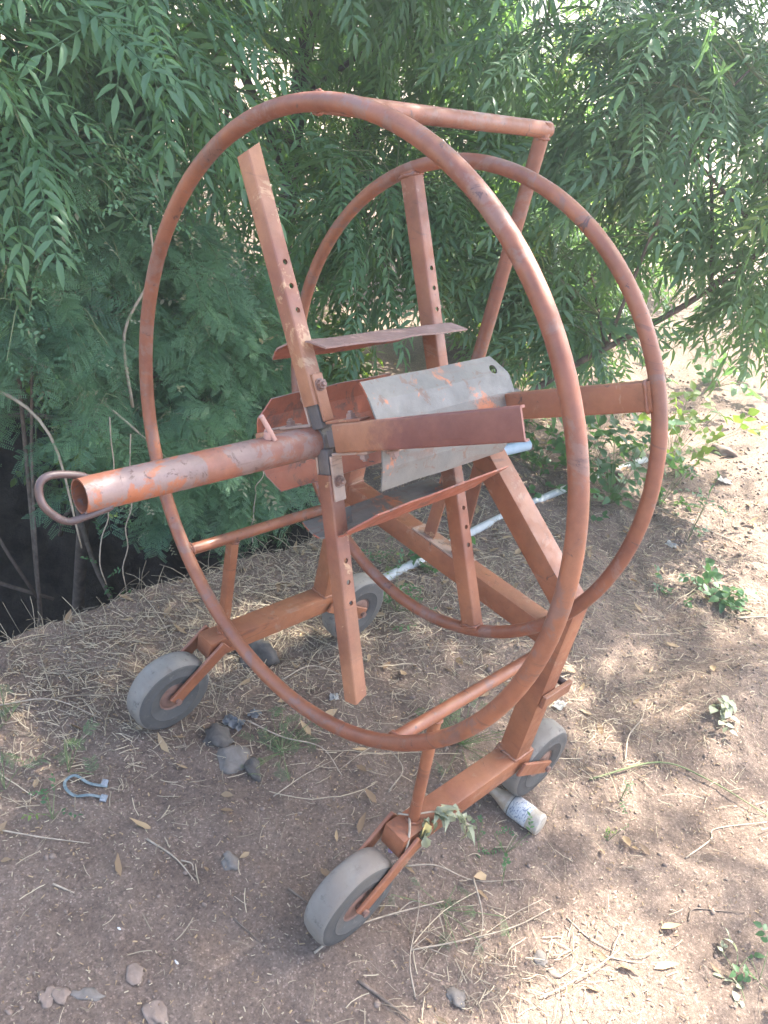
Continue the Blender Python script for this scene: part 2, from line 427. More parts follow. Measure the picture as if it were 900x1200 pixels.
arms_f = [channel_arm('front_spoke', HC if k != 1 else HC + (HR - HC) * 1e-3, tp_, r0, (tp_ - HC).length, w_, dp_, .0042, HO if k in (0, 2) else [], M['arm_two_tone'] if k == 1 else M['arm_paint'], nt)
          for k, (tp_, r0, w_, dp_, nt) in enumerate(zip(tips_f, (.066, .045, .068, .06), (.038, .055, .038, .05), (.031, .012, .031, .02), (.012, 0, -.010, 0)))]
def aim(ang): return Vector((0, math.sin(ang), math.cos(ang)))
arms_r = [channel_arm('rear_spoke', P(XR, 0, 0) + RC, P(XR, 0, 0) + RC + aim(AR - k * math.pi / 2), .05, .512, (.042, .055)[k % 2], .029, .004, [.222, .267, .309] if k % 2 == 0 else [], M['paint']) for k in range(4)]

# inner hub bars of bare steel the spokes are slipped over, with corner brackets
def hub_bars(arms, off, r1):
    bm = bmesh.new()
    for (o, a, t, b, hw) in arms:
        Xb = a.cross(t); bar(bm, b + Xb * off + a * .02, b + Xb * off + a * r1, min(.032, hw * 1.6), .016, Xb, .002)
    return bm
part('hub_cross', hub_bars(arms_f, .0135, .13), M['steel'])
part('hub_cross', hub_bars(arms_r, .018, .13), M['steel'])
def bolt(pos, n, parent, r=.0085, h=.008):
    n = T(n).normalized(); bm = bmesh.new(); p = T(pos)
    u = n.orthogonal().normalized()
    lathe(bm, [(0, 0), (0, r * 1.45), (.0018, r * 1.4), (.0018, r)], p, n, 20)
    # hexagonal nut
    v = n.cross(u)
    hexa = [p + n * .0018 + (u * math.cos(k * math.pi / 3) + v * math.sin(k * math.pi / 3)) * r * 1.12 for k in range(6)]
    A = [bm.verts.new(q) for q in hexa]; B = [bm.verts.new(q + n * h) for q in hexa]
    for k in range(6): bm.faces.new((A[k], A[(k + 1) % 6], B[(k + 1) % 6], B[k]))
    bm.faces.new(B)
    lathe(bm, [(0, r * .6), (h * 1.7, r * .58), (h * 1.85, r * .4), (h * 1.85, 0)], p, n, 12)
    return part('bolt', bm, M['bolt'], parent, 30)
for k, (o, a, t, base, hw) in enumerate(arms_f):
    o2, a2, t2, base2, hw2 = arms_f[(k + 1) % 4]
    # angle bracket in the corner between this spoke and the next one clockwise
    Xb = a.cross(t); bm = bmesh.new()
    c0 = base + t * (hw + .0028) + Xb * .019
    bar(bm, c0 + a * (hw2 + .004), c0 + a * .122, .025, .005, t, .001, 1)
    c1 = base2 - t2 * (hw2 + .0028) + X * .019
    bar(bm, c1 + a2 * (hw + .004), c1 + a2 * .120, .028, .005, t2, .001, 1)
    br = part('corner_bracket', bm, M['bracket'] if k else M['arm_paint'])
    bolt(c0 + a * .100 + t * .0028, t, br)
    bolt(c1 + a2 * .082 - t2 * .0028, -t2, br)

# sleeve pipe with its collar, pull loop and locking pin
bm = bmesh.new()
lathe(bm, [(-.463, .0262), (-.463, .0292), (.030, .0306), (.030, .0262), (-.463, .0262)], P(0, .004, .007), X, 40)
slv = part('sleeve_pipe', bm, M['sleeve_paint'], smooth=40)
bm = bmesh.new()
tube(bm, smooth_path([P(-.440, .020, .026), P(-.462, .0195, .037), P(-.500, .0185, .0462), P(-.519, .016, .040), P(-.524, .010, .022), P(-.520, .000, .004), P(-.503, -.008, -.015), P(-.487, -.012, -.0235), P(-.470, -.014, -.0215), P(-.448, -.0165, -.0165), P(-.428, -.0175, -.0125), P(-.42, -.017, -.010)], 5), .0062, 10)
part('pull_handle', bm, M['rod'], slv, True)
bm = bmesh.new()
tube(bm, [P(-.100, .006, .026), P(-.101, .006, .052)], .0085, 10)
tube(bm, [P(-.118, .012, .082), P(-.092, -.004, .036)], .0048, 10)
part('locking_pin', bm, M['pin'], slv, 40)
bm = bmesh.new()
lathe(bm, [(.012, .030), (.012, .0345), (.050, .0345), (.050, .022), (.012, .022)], P(0, .004, .007), X, 36)
part('hub_collar', bm, M['steel'], smooth=40)
bm = bmesh.new(); lathe(bm, [(-.02, 0), (-.02, .021), (.66, .021), (.664, .019), (.664, 0)], P(0, .003, .004), X, 28)
part('axle', bm, M['steel'], smooth=40)
bm = bmesh.new(); lathe(bm, [(.355, .022), (.355, .042), (.43, .042), (.43, .022)], P(0, .004, .006), X, 32)
part('rear_hub', bm, M['paint'], smooth=40)
bm = bmesh.new(); lathe(bm, [(.475, .022), (.475, .037), (.60, .037), (.60, .022)], P(0, .003, .004), X, 32)
part('axle_bearing', bm, M['paint'], smooth=40)

# four bent drum plates bolted across the spokes
def drum_plate(ang, da0, da1, r, x0, x1, lift0, lift1, mats, cuts, label, hole=None, seg=4, lip=0.0, skew=0.0):
    """da0..da1 from clockwise-most to anticlockwise edge; bent into flat facets"""
    bm = bmesh.new(); nx = 14; sub = 4; th = .0035
    cols = []
    for i in range(nx + 1):
        f = i / nx
        rows = []
        rr = r + lift0 * (1 - f) + lift1 * f
        for j in range(seg * sub + 1):
            g = j / (seg * sub)
            k = min(int(g * seg), seg - 1); q = g * seg - k
            def pt(gg):
                an = ang + da0 + (da1 - da0) * gg
                return Vector((0, math.sin(an), math.cos(an))) * rr
            p = pt(k / seg).lerp(pt((k + 1) / seg), q)
            rad = p.normalized()
            x = x0 + (x1 - x0) * f
            # clipped corners
            e = cuts[0] if f < .5 else cuts[1]
            for side, ee in ((0, e[0]), (1, e[1])):
                edge = max(0, 1 - (g if side == 0 else 1 - g) / .22)
                if ee: x += edge * ee * (1 - 2 * f if f < .5 else (1 - 2 * f)) * (1 if f < .5 else 1)
            wob = .0022 * (vnoise(np.array(f * 5.3 + ang * 9), np.array(g * 4.1), 5)) * 2
            p = p + rad * float(wob) + X * (x + float(vnoise(np.array(g * 9. + ang), np.array(f), 8)) * .004)
            rows.append(bm.verts.new(P(0, 0, 0) + p + Vector((0, .003 * f, .005 * f))))
        cols.append(rows)
    fs = []
    for i in range(nx):
        for j in range(seg * sub):
            fs.append(bm.faces.new((cols[i][j], cols[i + 1][j], cols[i + 1][j + 1], cols[i][j + 1])))
    bmesh.ops.recalc_face_normals(bm, faces=bm.faces)
    c = Vector((.2, 0, H))
    mid = fs[len(fs) // 2]
    outv = mid.calc_center_median() - Vector((mid.calc_center_median().x, 0, H))
    if mid.normal.dot(outv) < 0: bmesh.ops.reverse_faces(bm, faces=bm.faces)
    bm.normal_update()
    res = bmesh.ops.solidify(bm, geom=bm.faces[:], thickness=th)
    bm.normal_update()
    for f in bm.faces:
        ctr = f.calc_center_median(); o_ = Vector((0, ctr.y, ctr.z - H))
        f.material_index = 0 if f.normal.dot(o_) > 0 else 1
    pl = part('drum_plate', bm, mats, smooth=9, label=label)
    if hole is not None:
        boolean_cut(pl, [hole])
    return pl
def rad(an): return Vector((0, math.sin(an), math.cos(an)))
dp = []
dp.append(drum_plate(AF, R(-29), R(27), .196, .004, .408, .006, 0, [M['plate_mauve'], M['plate_orange']], ((.0, .02), (.0, .03)), 'dusty mauve topped curved plate across the upper spokes'))
aR = AF - math.pi / 2
hp = P(.372, 0, 0) + rad(R(-34)) * .19
dp.append(drum_plate(aR, R(-29), R(33), .188, .012, .412, .004, .004, [M['plate_grey'], M['plate_orange']], ((.0, .0), (.045, .03)), 'bare grey sheet plate patched with orange paint', hole=(hp, rad(R(-34)), .0105, .06), seg=5))
aD = AF - math.pi
dp.append(drum_plate(aD, R(-32), R(39), .180, .004, .405, .006, 0, [M['plate_orange'], M['plate_grey']], ((.02, .035), (.0, -.045)), 'trough shaped lower plate with grey inside', seg=3))
aL = AF + math.pi / 2
dp.append(drum_plate(aL, R(-38), R(31), .172, .002, .405, .0, .006, [M['plate_mauve'], M['plate_orange']], ((.03, .02), (.02, .02)), 'curved plate with bright orange inside behind the sleeve pipe', seg=5))
for k, (pl, an, rb) in enumerate(zip(dp, (AF, aR, aD, aL), (.196, .188, .178, .172))):
    a = rad(an); t = Vector((0, -math.cos(an), math.sin(an)))
    for xc in (.02, XR + .012):
        w = (arms_f if xc < .1 else arms_r)[k][4] + .0002
        AB = (arms_f if xc < .1 else arms_r)[k]; a, t = AB[1], AB[2]
        b0 = AB[3] + X * .018 + a * (rb - .012)
        # welded lug of the plate against the flange, held by a bolt
        sgn = 1
        if k == 0: continue
        bm = bmesh.new()
        bar(bm, b0 + t * (sgn * (w + .0022)) + X * .002, b0 + t * (sgn * (w + .0022)) + X * .062, .034, .004, t, .001, 1)
        lug = part('lug', bm, M['bracket'] if k != 2 else M['plate_grey'], pl)
        if k == 2 or (k == 1 and xc < .1):
            bolt(b0 + t * (sgn * (w + .0044)) + X * .004, t * sgn, pl)

# stand: two base beams, two posts, cross beam, braces, rails, handle
ZB = -.809
for s in (-1, 1):
    bm = bmesh.new(); bar(bm, P(.098, s * .381, ZB - .03), P(.592, s * .381, ZB - .03), .062, .06, (0, 0, 1), .005)
    part('base_beam', bm, M['paint'])
    bm = bmesh.new(); bar(bm, P(.541, s * .381, ZB + .001), P(.541, s * .381, -.318), .058, .06, (1, 0, 0), .005)
    part('post', bm, M['paint'])
    bm = bmesh.new(); bar(bm, P(.5425, s * .374, -.33), P(.5425, s * .028, -.098), .058, .062, (1, 0, 0), .005)
    part('brace', bm, M['paint'])
    bm = bmesh.new(); zt = -math.sqrt(.36 - .366 ** 2)
    tube(bm, [P(.010, s * .366, zt), P(.516, s * .366, zt)], .0145, 16)
    part('side_rail', bm, M['ring_paint'])
    bm = bmesh.new(); bar(bm, P(.142, s * .368, zt - .008), P(.158, s * .380, ZB + .002), .026, .024, (1, 0, 0), .003) if s > 0 else tube(bm, [P(.142, s * .366, zt - .008), P(.160, s * .380, ZB + .002)], .0135, 14)
    part('rail_strut', bm, M['paint'])
    # wheels between two flat forks at each end
    for e, (xw, zw, xb) in enumerate(((-.002, -.953, .118), (.684, -.926, .575))):
        wc = P(xw, s * .381, zw)
        bm = bmesh.new()
        hw = .034
        prof = [(-hw + .006, .046), (-hw + .001, .054), (-hw, .074), (-hw - .0018, .077), (-hw, .080), (-hw, .100), (-hw + .002, .110), (-hw + .009, .1165), (-.014, .1195), (.014, .1195), (hw - .009, .1165), (hw - .002, .110), (hw, .100), (hw, .080), (hw + .0018, .077), (hw, .074), (hw - .001, .054), (hw - .006, .046)]
        mi = [1, 1, 1, 1, 1, 1, 0, 0, 0, 0, 0, 1, 1, 1, 1, 1, 1]
        prof = [(a, b * .965) for a, b in prof]
        lathe(bm, prof, wc, (0, 1, 0), 72, mi)
        for v in bm.verts:
            q = v.co - wc; r_ = math.hypot(q.x, q.z); th_ = math.atan2(q.z, q.x)
            if r_ > .1:
                g = 1 + .022 * float(fbm(np.array(th_ * 2.2 + xw * 7), np.array(q.y * 30 + s), 77, 3)); v.co = wc + Vector((q.x * g, q.y * (1 + .05 * float(vnoise(np.array(th_ * 3), np.array(xw + s * 3.), 4))), q.z * g))
        ty = part('wheel', bm, [M['tread'], M['sidewall']], smooth=45)
        bm = bmesh.new()
        lathe(bm, [(-hw + .006, .010), (-hw + .004, .030), (-hw + .009, .040), (-hw + .006, .0465), (hw - .006, .0465), (hw - .009, .040), (hw - .004, .030), (hw - .006, .010)], wc, (0, 1, 0), 40)
        part('rim', bm, M['bolt'], ty, 40)
        bm = bmesh.new()
        lathe(bm, [(-.056, 0), (-.056, .009), (-.0505, .009), (-.0505, .0075), (.0505, .0075), (.0505, .009), (.056, .009), (.056, 0)], wc, (0, 1, 0), 14)
        part('axle_bolt', bm, M['bolt'], ty, 40)
        for q in (-1, 1):
            bm = bmesh.new()
            yq = s * .381 + q * .0425
            dx = 1 if e == 0 else -1
            p_b = P(xb + dx * .026, yq, ZB - .012); p_w = P(xw - dx * .010, yq, zw - .004)
            if e == 1: p_b = P(xb - .045, yq, ZB - .030)
            bar(bm, p_b, p_w, .009, .040, (0, 0, 1), .002, 1)
            part('wheel_fork', bm, M['paint'])
bm = bmesh.new(); bar(bm, P(.5405, -.351, -.432), P(.5405, .351, -.432), .056, .058, (0, 0, 1), .005)
part('cross_beam', bm, M['paint'])
bm = bmesh.new(); zh = math.sqrt(.36 - .135 ** 2)
tube(bm, [P(.006, .135, zh), P(.652, .136, zh + .001)], .0175, 18)
tube(bm, [P(.6655, .137, zh + .0165), P(.6655, .137, zh - .03), P(.662, .142, .06), P(.645, .144, -.17)], .0168, 18)
tube(bm, [P(.640, .136, zh + .0005), P(.682, .1368, zh + .0015)], .01735, 18)
part('top_handle', bm, M['ring_paint'], smooth=40)
# brake gussets standing on the cross beam
for s in (-1, 1):
    bm = bmesh.new(); bar(bm, P(.532, .002 + .05 * s, -.405), P(.532, .002 + .036 * s, -.03), .036, .006, (1, 0, 0), .001, 1)
    part('gusset', bm, M['arm_paint'])
bm = bmesh.new(); bar(bm, P(.5405, -.085, -.4015), P(.5405, .10, -.4015), .050, .005, (0, 0, 1), .001, 1)
part('gusset_plate', bm, M['bracket'])
# stub bar and pin on the near post
bm = bmesh.new(); bar(bm, P(.512, -.417, -.598), P(.628, -.417, -.598), .012, .036, (0, 0, 1), .0015, 1)
part('stub_bar', bm, M['arm_paint'])
bm = bmesh.new(); tube(bm, [P(.607, -.411, -.585), P(.607, -.372, -.585)], .010, 12)
part('stub_pin', bm, M['rod'])

# lumpy weld beads at the joints
def bead(pts, r=.0042, closed=True, seed=0, mat='paint'):
    g = np.random.default_rng(seed + 900); c = []
    pts = [T(p) for p in pts]; n = len(pts)
    for i in range(n if closed else n - 1):
        a, b = pts[i], pts[(i + 1) % n]; k = max(2, int((b - a).length / .005))
        c += [a.lerp(b, j / k) for j in range(k)]
    bm = bmesh.new(); tube(bm, [p + Vector(g.normal(0, .0007, 3).tolist()) for p in c], [r * g.uniform(.7, 1.25) for _ in c], 7, closed)
    part('weld_bead', bm, M[mat], smooth=True)
def rect(c, u, v, a, b): c, u, v = T(c), T(u), T(v); return [c + u * a + v * b, c - u * a + v * b, c - u * a - v * b, c + u * a - v * b]
zt = -math.sqrt(.36 - .366 ** 2)
for s in (-1, 1):
    bead(rect(P(.541, s * .381, ZB + .002), (1, 0, 0), (0, 1, 0), .030, .029), .004, True, 1 + s)
    bead(rect(P(.5405, s * .351, -.432), (1, 0, 0), (0, 0, 1), .028, .029), .0035, True, 4 + s)
    bead(circle(P(.016, s * .366, zt), (0, 1, 0), (0, 0, 1), .0145, 14), .0036, True, 7 + s, 'ring_paint')
    bead(circle(P(.512, s * .366, zt), (0, 1, 0), (0, 0, 1), .0145, 14), .0036, True, 10 + s, 'ring_paint')
    bead(circle(P(.160, s * .380, ZB + .002), (1, 0, 0), (0, 1, 0), .0145, 14), .0034, True, 13 + s)
    bead(circle(P(.143, s * .366, zt - .014), (1, 0, 0), (0, 1, 0), .0135, 14), .0030, True, 16 + s, 'ring_paint')
for k, (o, a, t, b, hw) in enumerate(arms_r):
    e = b + a * .503 + X * .0145
    bead(rect(e, t, X, hw, .0145), .0036, True, 20 + k, 'ring_paint')
bead(circle(P(.014, .135, zh), (0, 1, 0), (0, 0, 1), .0175, 16), .0036, True, 30, 'ring_paint')
bead(circle(P(.6655, .137, zh - .016), (1, 0, 0), (0, 1, 0), .0168, 16), .0030, True, 31, 'ring_paint')

# ------------------------------------------------------------------ ground: one sheet out to the horizon
def warp(n, c, inner, fine, outer):
    k = int(inner / fine)
    a = [i * fine for i in range(k + 1)]; st = fine
    while a[-1] < outer:
        st *= 1.11; a.append(a[-1] + st)
    a = np.array(a); return np.concatenate([-a[:0:-1], a]) + c
gx = warp(0, 1.0, 1.95, .0125, 900); gy = warp(0, .15, 1.55, .0125, 900)
XX, YY = np.meshgrid(gx, gy, indexing='ij')
ZZ = height(XX, YY)
far = sstep((np.hypot(XX - 1, YY) - 8) / 20); ZZ = ZZ * (1 - far) + far * .3
nx_, ny_ = XX.shape
V = np.stack([XX, YY, ZZ], -1).reshape(-1, 3)
idx = np.arange(nx_ * ny_).reshape(nx_, ny_)
Q = np.stack([idx[:-1, :-1], idx[1:, :-1], idx[1:, 1:], idx[:-1, 1:]], -1).reshape(-1, 4)
def np_mesh(name, V, faces, mat, tint=None, smooth=False, parent=None, loc=None):
    """faces: list of (n,k) index arrays"""
    me = bpy.data.meshes.new(name)
    loc = np.array(loc if loc is not None else (parent['_w'] if parent is not None else (0, 0, 0)), float)
    V = np.asarray(V, np.float32) - loc.astype(np.float32)
    me.vertices.add(len(V)); me.vertices.foreach_set('co', V.ravel())
    li = np.concatenate([f.ravel() for f in faces]).astype(np.int32)
    cnt = np.concatenate([np.full(len(f), f.shape[1]) for f in faces]).astype(np.int32)
    st = np.concatenate([[0], np.cumsum(cnt)[:-1]]).astype(np.int32)
    me.loops.add(len(li)); me.loops.foreach_set('vertex_index', li)
    me.polygons.add(len(cnt)); me.polygons.foreach_set('loop_start', st); me.polygons.foreach_set('loop_total', cnt)
    if smooth: me.polygons.foreach_set('use_smooth', np.ones(len(cnt), bool))
    if tint is not None:
        at = me.attributes.new('tint', 'FLOAT', 'POINT'); at.data.foreach_set('value', np.asarray(tint, np.float32))
    me.update(calc_edges=True); me.validate()
    me.materials.append(mat)
    o = bpy.data.objects.new(name, me); COL.objects.link(o)
    if parent is not None: o.parent = parent
    else: o.location = Vector(loc.tolist())
    o['_w'] = loc.tolist()
    return o
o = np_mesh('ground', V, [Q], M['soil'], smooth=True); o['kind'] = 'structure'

# ------------------------------------------------------------------ leaves
class Proto:
    """a small mesh copied many times into one crown"""
    def __init__(s): s.v = []; s.q = []; s.t = []
    def arr(s):
        return np.array(s.v, float), np.array(s.q, int).reshape(-1, 4), np.array(s.t, int).reshape(-1, 3)
def leaflet(pr, base, d, up, L, W, sickle=0.0, droop=0.0, fold=.25):
    base = np.array(base, float); d = np.array(d, float) / np.linalg.norm(d)
    s = np.cross(d, up); s /= np.linalg.norm(s); u = np.cross(s, d); i0 = len(pr.v)
    def at(f, side, w):
        p = base + d * L * f + s * (sickle * L * f * f) - u * (droop * L * f * f)
        return p + s * side * w + u * abs(side) * w * fold
    pr.v.append(at(0, 0, 0))
    for f, w in ((.3, W * .5), (.62, W * .42)):
        for sd in (-1, 0, 1): pr.v.append(at(f, sd, w))
    pr.v.append(at(1, 0, 0))
    a = i0
    pr.t += [(a, a + 2, a + 1), (a, a + 3, a + 2), (a + 7, a + 4, a + 5), (a + 7, a + 5, a + 6)]
    pr.q += [(a + 1, a + 2, a + 5, a + 4), (a + 2, a + 3, a + 6, a + 5)]
def strip(pr, pts, w):
    """thin crossed strip for a stalk"""
    pts = [np.array(p, float) for p in pts]; i0 = len(pr.v)
    for p in pts:
        for o_ in ((0, w, 0), (0, -w * .5, w * .9), (0, -w * .5, -w * .9)): pr.v.append(p + np.array(o_))
    for i in range(len(pts) - 1):
        for k in range(3):
            a = i0 + i * 3; b = a + 3; pr.q.append((a + k, a + (k + 1) % 3, b + (k + 1) % 3, b + k))
def neem_leaf(r, L=.27, pairs=6, ll=.078, lw=.0178):
    pr = Proto(); dr = r.uniform(.3, .9)
    def ax(f): return np.array([L * f, 0, -dr * L * f * f * .5])
    strip(pr, [ax(f) for f in (0, .33, .66, 1)], .0017)
    for i in range(pairs):
        f = .22 + .74 * i / (pairs - 1)
        for sd in (-1, 1):
            an = R(r.uniform(54, 68)); sc = (1 - .35 * abs(f - .5)) * r.uniform(.85, 1.12)
            d = np.array([math.cos(an), sd * math.sin(an), -r.uniform(.0, .28)])
            leaflet(pr, ax(f + r.uniform(-.01, .01)), d, (r.uniform(-.2, .2), 0, 1), ll * sc, lw * sc, sd * r.uniform(.18, .40), r.uniform(.08, .28), r.uniform(.1, .4))
    leaflet(pr, ax(1), (1, r.uniform(-.2, .2), -.5), (0, 0, 1), ll, lw, 0, .2)
    return pr.arr()
def bipinnate_leaf(r, L=.12, pairs=6, pl=.05, n=8):
    pr = Proto(); dr = r.uniform(.2, .7)
    def ax(f): return np.array([L * f, 0, -dr * L * f * f * .5])
    strip(pr, [ax(f) for f in (0, .5, 1)], .0009)
    for i in range(pairs):
        f = .2 + .8 * i / (pairs - 1)
        for sd in (-1, 1):
            an = R(r.uniform(50, 70)); b = ax(f); d = np.array([math.cos(an), sd * math.sin(an), -r.uniform(.05, .3)]); d /= np.linalg.norm(d)
            s = np.cross(d, (0, 0, 1)); s /= np.linalg.norm(s); u = np.cross(s, d)
            for k in range(n):
                g = (k + 1) / n; c = b + d * pl * g - u * .12 * pl * g * g
                for q in (-1, 1):
                    e = (s * q * .85 + d * .5); e /= np.linalg.norm(e); l_ = .0095 * (1 - .4 * abs(g - .45)); w_ = .0019
                    n_ = np.cross(e, u); i0 = len(pr.v)
                    pr.v += [c, c + e * l_ * .5 + n_ * w_, c + e * l_, c + e * l_ * .5 - n_ * w_]
                    pr.q.append((i0, i0 + 1, i0 + 2, i0 + 3))
    return pr.arr()
def simple_spray(r, n=7, L=.16, ll=.045, lw=.022):
    pr = Proto(); dr = r.uniform(0, .6)
    def ax(f): return np.array([L * f, 0, -dr * L * f * f * .5])
    strip(pr, [ax(f) for f in (0, .5, 1)], .001)
    for i in range(n):
        f = .15 + .85 * i / (n - 1); sd = (-1) ** i
        d = np.array([r.uniform(.3, .8), sd * r.uniform(.5, 1), r.uniform(-.5, .3)])
        leaflet(pr, ax(f), d, (r.uniform(-.4, .4), r.uniform(-.3, .3), 1), ll * r.uniform(.7, 1.2), lw * r.uniform(.8, 1.2), r.uniform(-.2, .2), r.uniform(0, .4), r.uniform(.1, .4))
    return pr.arr()
LR = np.random.default_rng(3)
NEEM = [neem_leaf(LR, L=LR.uniform(.24, .36), pairs=int(LR.integers(6, 9))) for _ in range(10)]
BIP = [bipinnate_leaf(LR, L=LR.uniform(.09, .14)) for _ in range(5)]
SPRAY = [simple_spray(LR) for _ in range(6)]
BROAD = [simple_spray(LR, 5, .09, .05, .036) for _ in range(4)]

def leaf_cloud(protos, pos, dirs, scale, r, tint=None):
    """pos, dirs (n,3): where each leaf's stalk starts and the way it points"""
    n = len(pos); dirs = dirs / np.linalg.norm(dirs, axis=1)[:, None]
    up = np.tile([0, 0, 1.], (n, 1)) + r.normal(0, .38, (n, 3))
    s = np.cross(up, dirs); s /= np.linalg.norm(s, axis=1)[:, None] + 1e-9
    u = np.cross(dirs, s)
    Mx = np.stack([dirs, s, u], -1) * np.asarray(scale).reshape(-1, 1, 1)
    pick = r.integers(0, len(protos), n); tn = r.random(n) if tint is None else tint
    Vs, Qs, Ts, Ti = [], [], [], []; off = 0
    for k, (v, q, t) in enumerate(protos):
        m_ = np.where(pick == k)[0]
        if not len(m_): continue
        W = np.einsum('nij,vj->nvi', Mx[m_], v) + pos[m_][:, None]
        nv = len(v); base = off + np.arange(len(m_))[:, None, None] * nv
        Vs.append(W.reshape(-1, 3)); Qs.append((q[None] + base).reshape(-1, 4))
        if len(t): Ts.append((t[None] + base).reshape(-1, 3))
        Ti.append(np.repeat(tn[m_], nv)); off += nv * len(m_)
    return np.concatenate(Vs), [np.concatenate(Qs)] + ([np.concatenate(Ts)] if Ts else []), np.concatenate(Ti)

def curve_between(a, b, r, sag=.15, n=6):
    a = np.array(a, float); b = np.array(b, float); L = np.linalg.norm(b - a)
    t = np.linspace(0, 1, n)[:, None]
    p = a + (b - a) * t
    w = r.normal(0, .06 * L, 3)
    p = p + np.sin(t * math.pi) * (w + np.array([0, 0, sag * L]))
    return p
def in_ellipsoids(ells, n, r, shell=.35):
    """points in the ellipsoids, more of them towards the surface"""
    vol = np.array([e[2] if len(e) > 2 else 1 for e in ells], float); vol /= vol.sum(); out = []
    for e, f in zip(ells, vol):
        k = int(round(n * f)); d = r.normal(0, 1, (k, 3)); d /= np.linalg.norm(d, axis=1)[:, None]
        q = d * (r.random((k, 1)) ** shell)
        out.append(np.array(e[0]) + q * np.array(e[1]))
    return np.concatenate(out)

def tree(name, label, cat, base, trunk_pts, trunk_r, ells, ntw, per, protos, mat, lscale, seed, group=None, hang=.8, twl=.35, bark='bark', keep=None, limbs=10, shell=.35, dry=0):
    r = np.random.default_rng(seed)
    rt = root(name, base, label, cat, group)
    bm = bmesh.new(); tp = smooth_path(trunk_pts, 6)
    tube(bm, tp, list(np.linspace(trunk_r, trunk_r * .45, len(tp))), 12)
    finish('trunk', bm, M[bark], rt, True)
    tips = in_ellipsoids(ells, ntw, r, shell)
    if keep is not None: tips = tips[[keep(p) for p in tips]]
    TP = np.array([list(p) for p in tp])
    # limbs reach for the middle of the crowns, twigs leave the limbs
    lim = in_ellipsoids([(e[0], np.array(e[1]) * .7, e[2] if len(e) > 2 else 1) for e in ells], limbs, r, .6)
    bm = bmesh.new(); nodes = [TP[len(TP) // 3:]]
    for e in lim:
        st = TP[len(TP) // 3 + int(r.integers(0, len(TP) - len(TP) // 3))]
        c = curve_between(st, e, r, .12, 8); L = np.linalg.norm(e - st)
        r0 = min(trunk_r * .5, .007 + .011 * L)
        tube(bm, c, list(np.linspace(r0, .004, 8)), 7); nodes.append(c[2:])
    nodes = np.concatenate(nodes)
    pos, dirs, tint = [], [], []
    for p in tips:
        d2 = ((nodes - p) ** 2).sum(1); st = nodes[d2.argmin()]
        dv = p - st; L = np.linalg.norm(dv)
        if L < 1e-3: continue
        c = curve_between(st, p, r, .10, 5)
        c[-1] -= [0, 0, .05]; 
        tube(bm, c, list(np.linspace(.0030 + .004 * min(L, 1.2), .0014, 5)), 5, caps=False, mi=1)
        out = dv / (L + 1e-6); tb = r.random()
        for k in range(per):
            f = 1 - r.uniform(0, min(.6, twl * 1.5 / L)) if k else 1.0
            i = min(int(f * 4), 3); g = f * 4 - i
            q = c[i] * (1 - g) + c[i + 1] * g
            an = r.uniform(0, 2 * math.pi); h = np.array([math.cos(an), math.sin(an), 0])
            pos.append(q); dirs.append(out * .5 + h * r.uniform(.5, 1.0) + np.array([0, 0, -hang * r.uniform(.3, 1.4)]))
            tint.append(np.clip(tb * .6 + r.random() * .4, 0, 1))
    finish('branches', bm, [M[bark], M['greentwig']], rt, True)
    pos = np.array(pos); dirs = np.array(dirs)
    V, F, Tn = leaf_cloud(protos, pos, dirs, r.uniform(.75, 1.2, len(pos)) * lscale, r, np.array(tint))
    np_mesh('crown', V, F, M[mat], Tn, parent=rt)
    if dry:                                                # dead sprigs caught in the leaves
        k = r.integers(0, len(pos), dry); q = pos[k] + r.normal(0, .05, (dry, 3))
        V, F, Tn = leaf_cloud(SPRAY, q, r.normal(0, 1, (dry, 3)), r.uniform(.2, .55, dry), r)
        np_mesh('dead_sprigs', V, F, M['deadsprig'], Tn, parent=rt)
    return rt

GAPS = [(305, 70, .026), (852, 165, .026), (650, 12, .02), (555, 165, .014), (30, 25, .02), (20, 470, .03), (780, 215, .014), (725, 105, .012)]
GDIR = [(ray(u, v) / np.linalg.norm(ray(u, v)), w_) for u, v, w_ in GAPS]
def clear(p):
    """nothing grows into the reel or right up to the lens"""
    q = CR @ (p - CAM)
    dn = (p - CAM) / np.linalg.norm(p - CAM)
    for gd, w_ in GDIR:                       # a few openings through to the paled far ground
        if np.dot(gd, dn) > math.cos(w_ * 1.6): return False
    if np.linalg.norm(p - CAM) < 1.75 and p[2] < 2.9: return False
    if -.8 < p[0] < 1.0 and -.9 < p[1] < .85 and p[2] < 2.15: return False
    return True

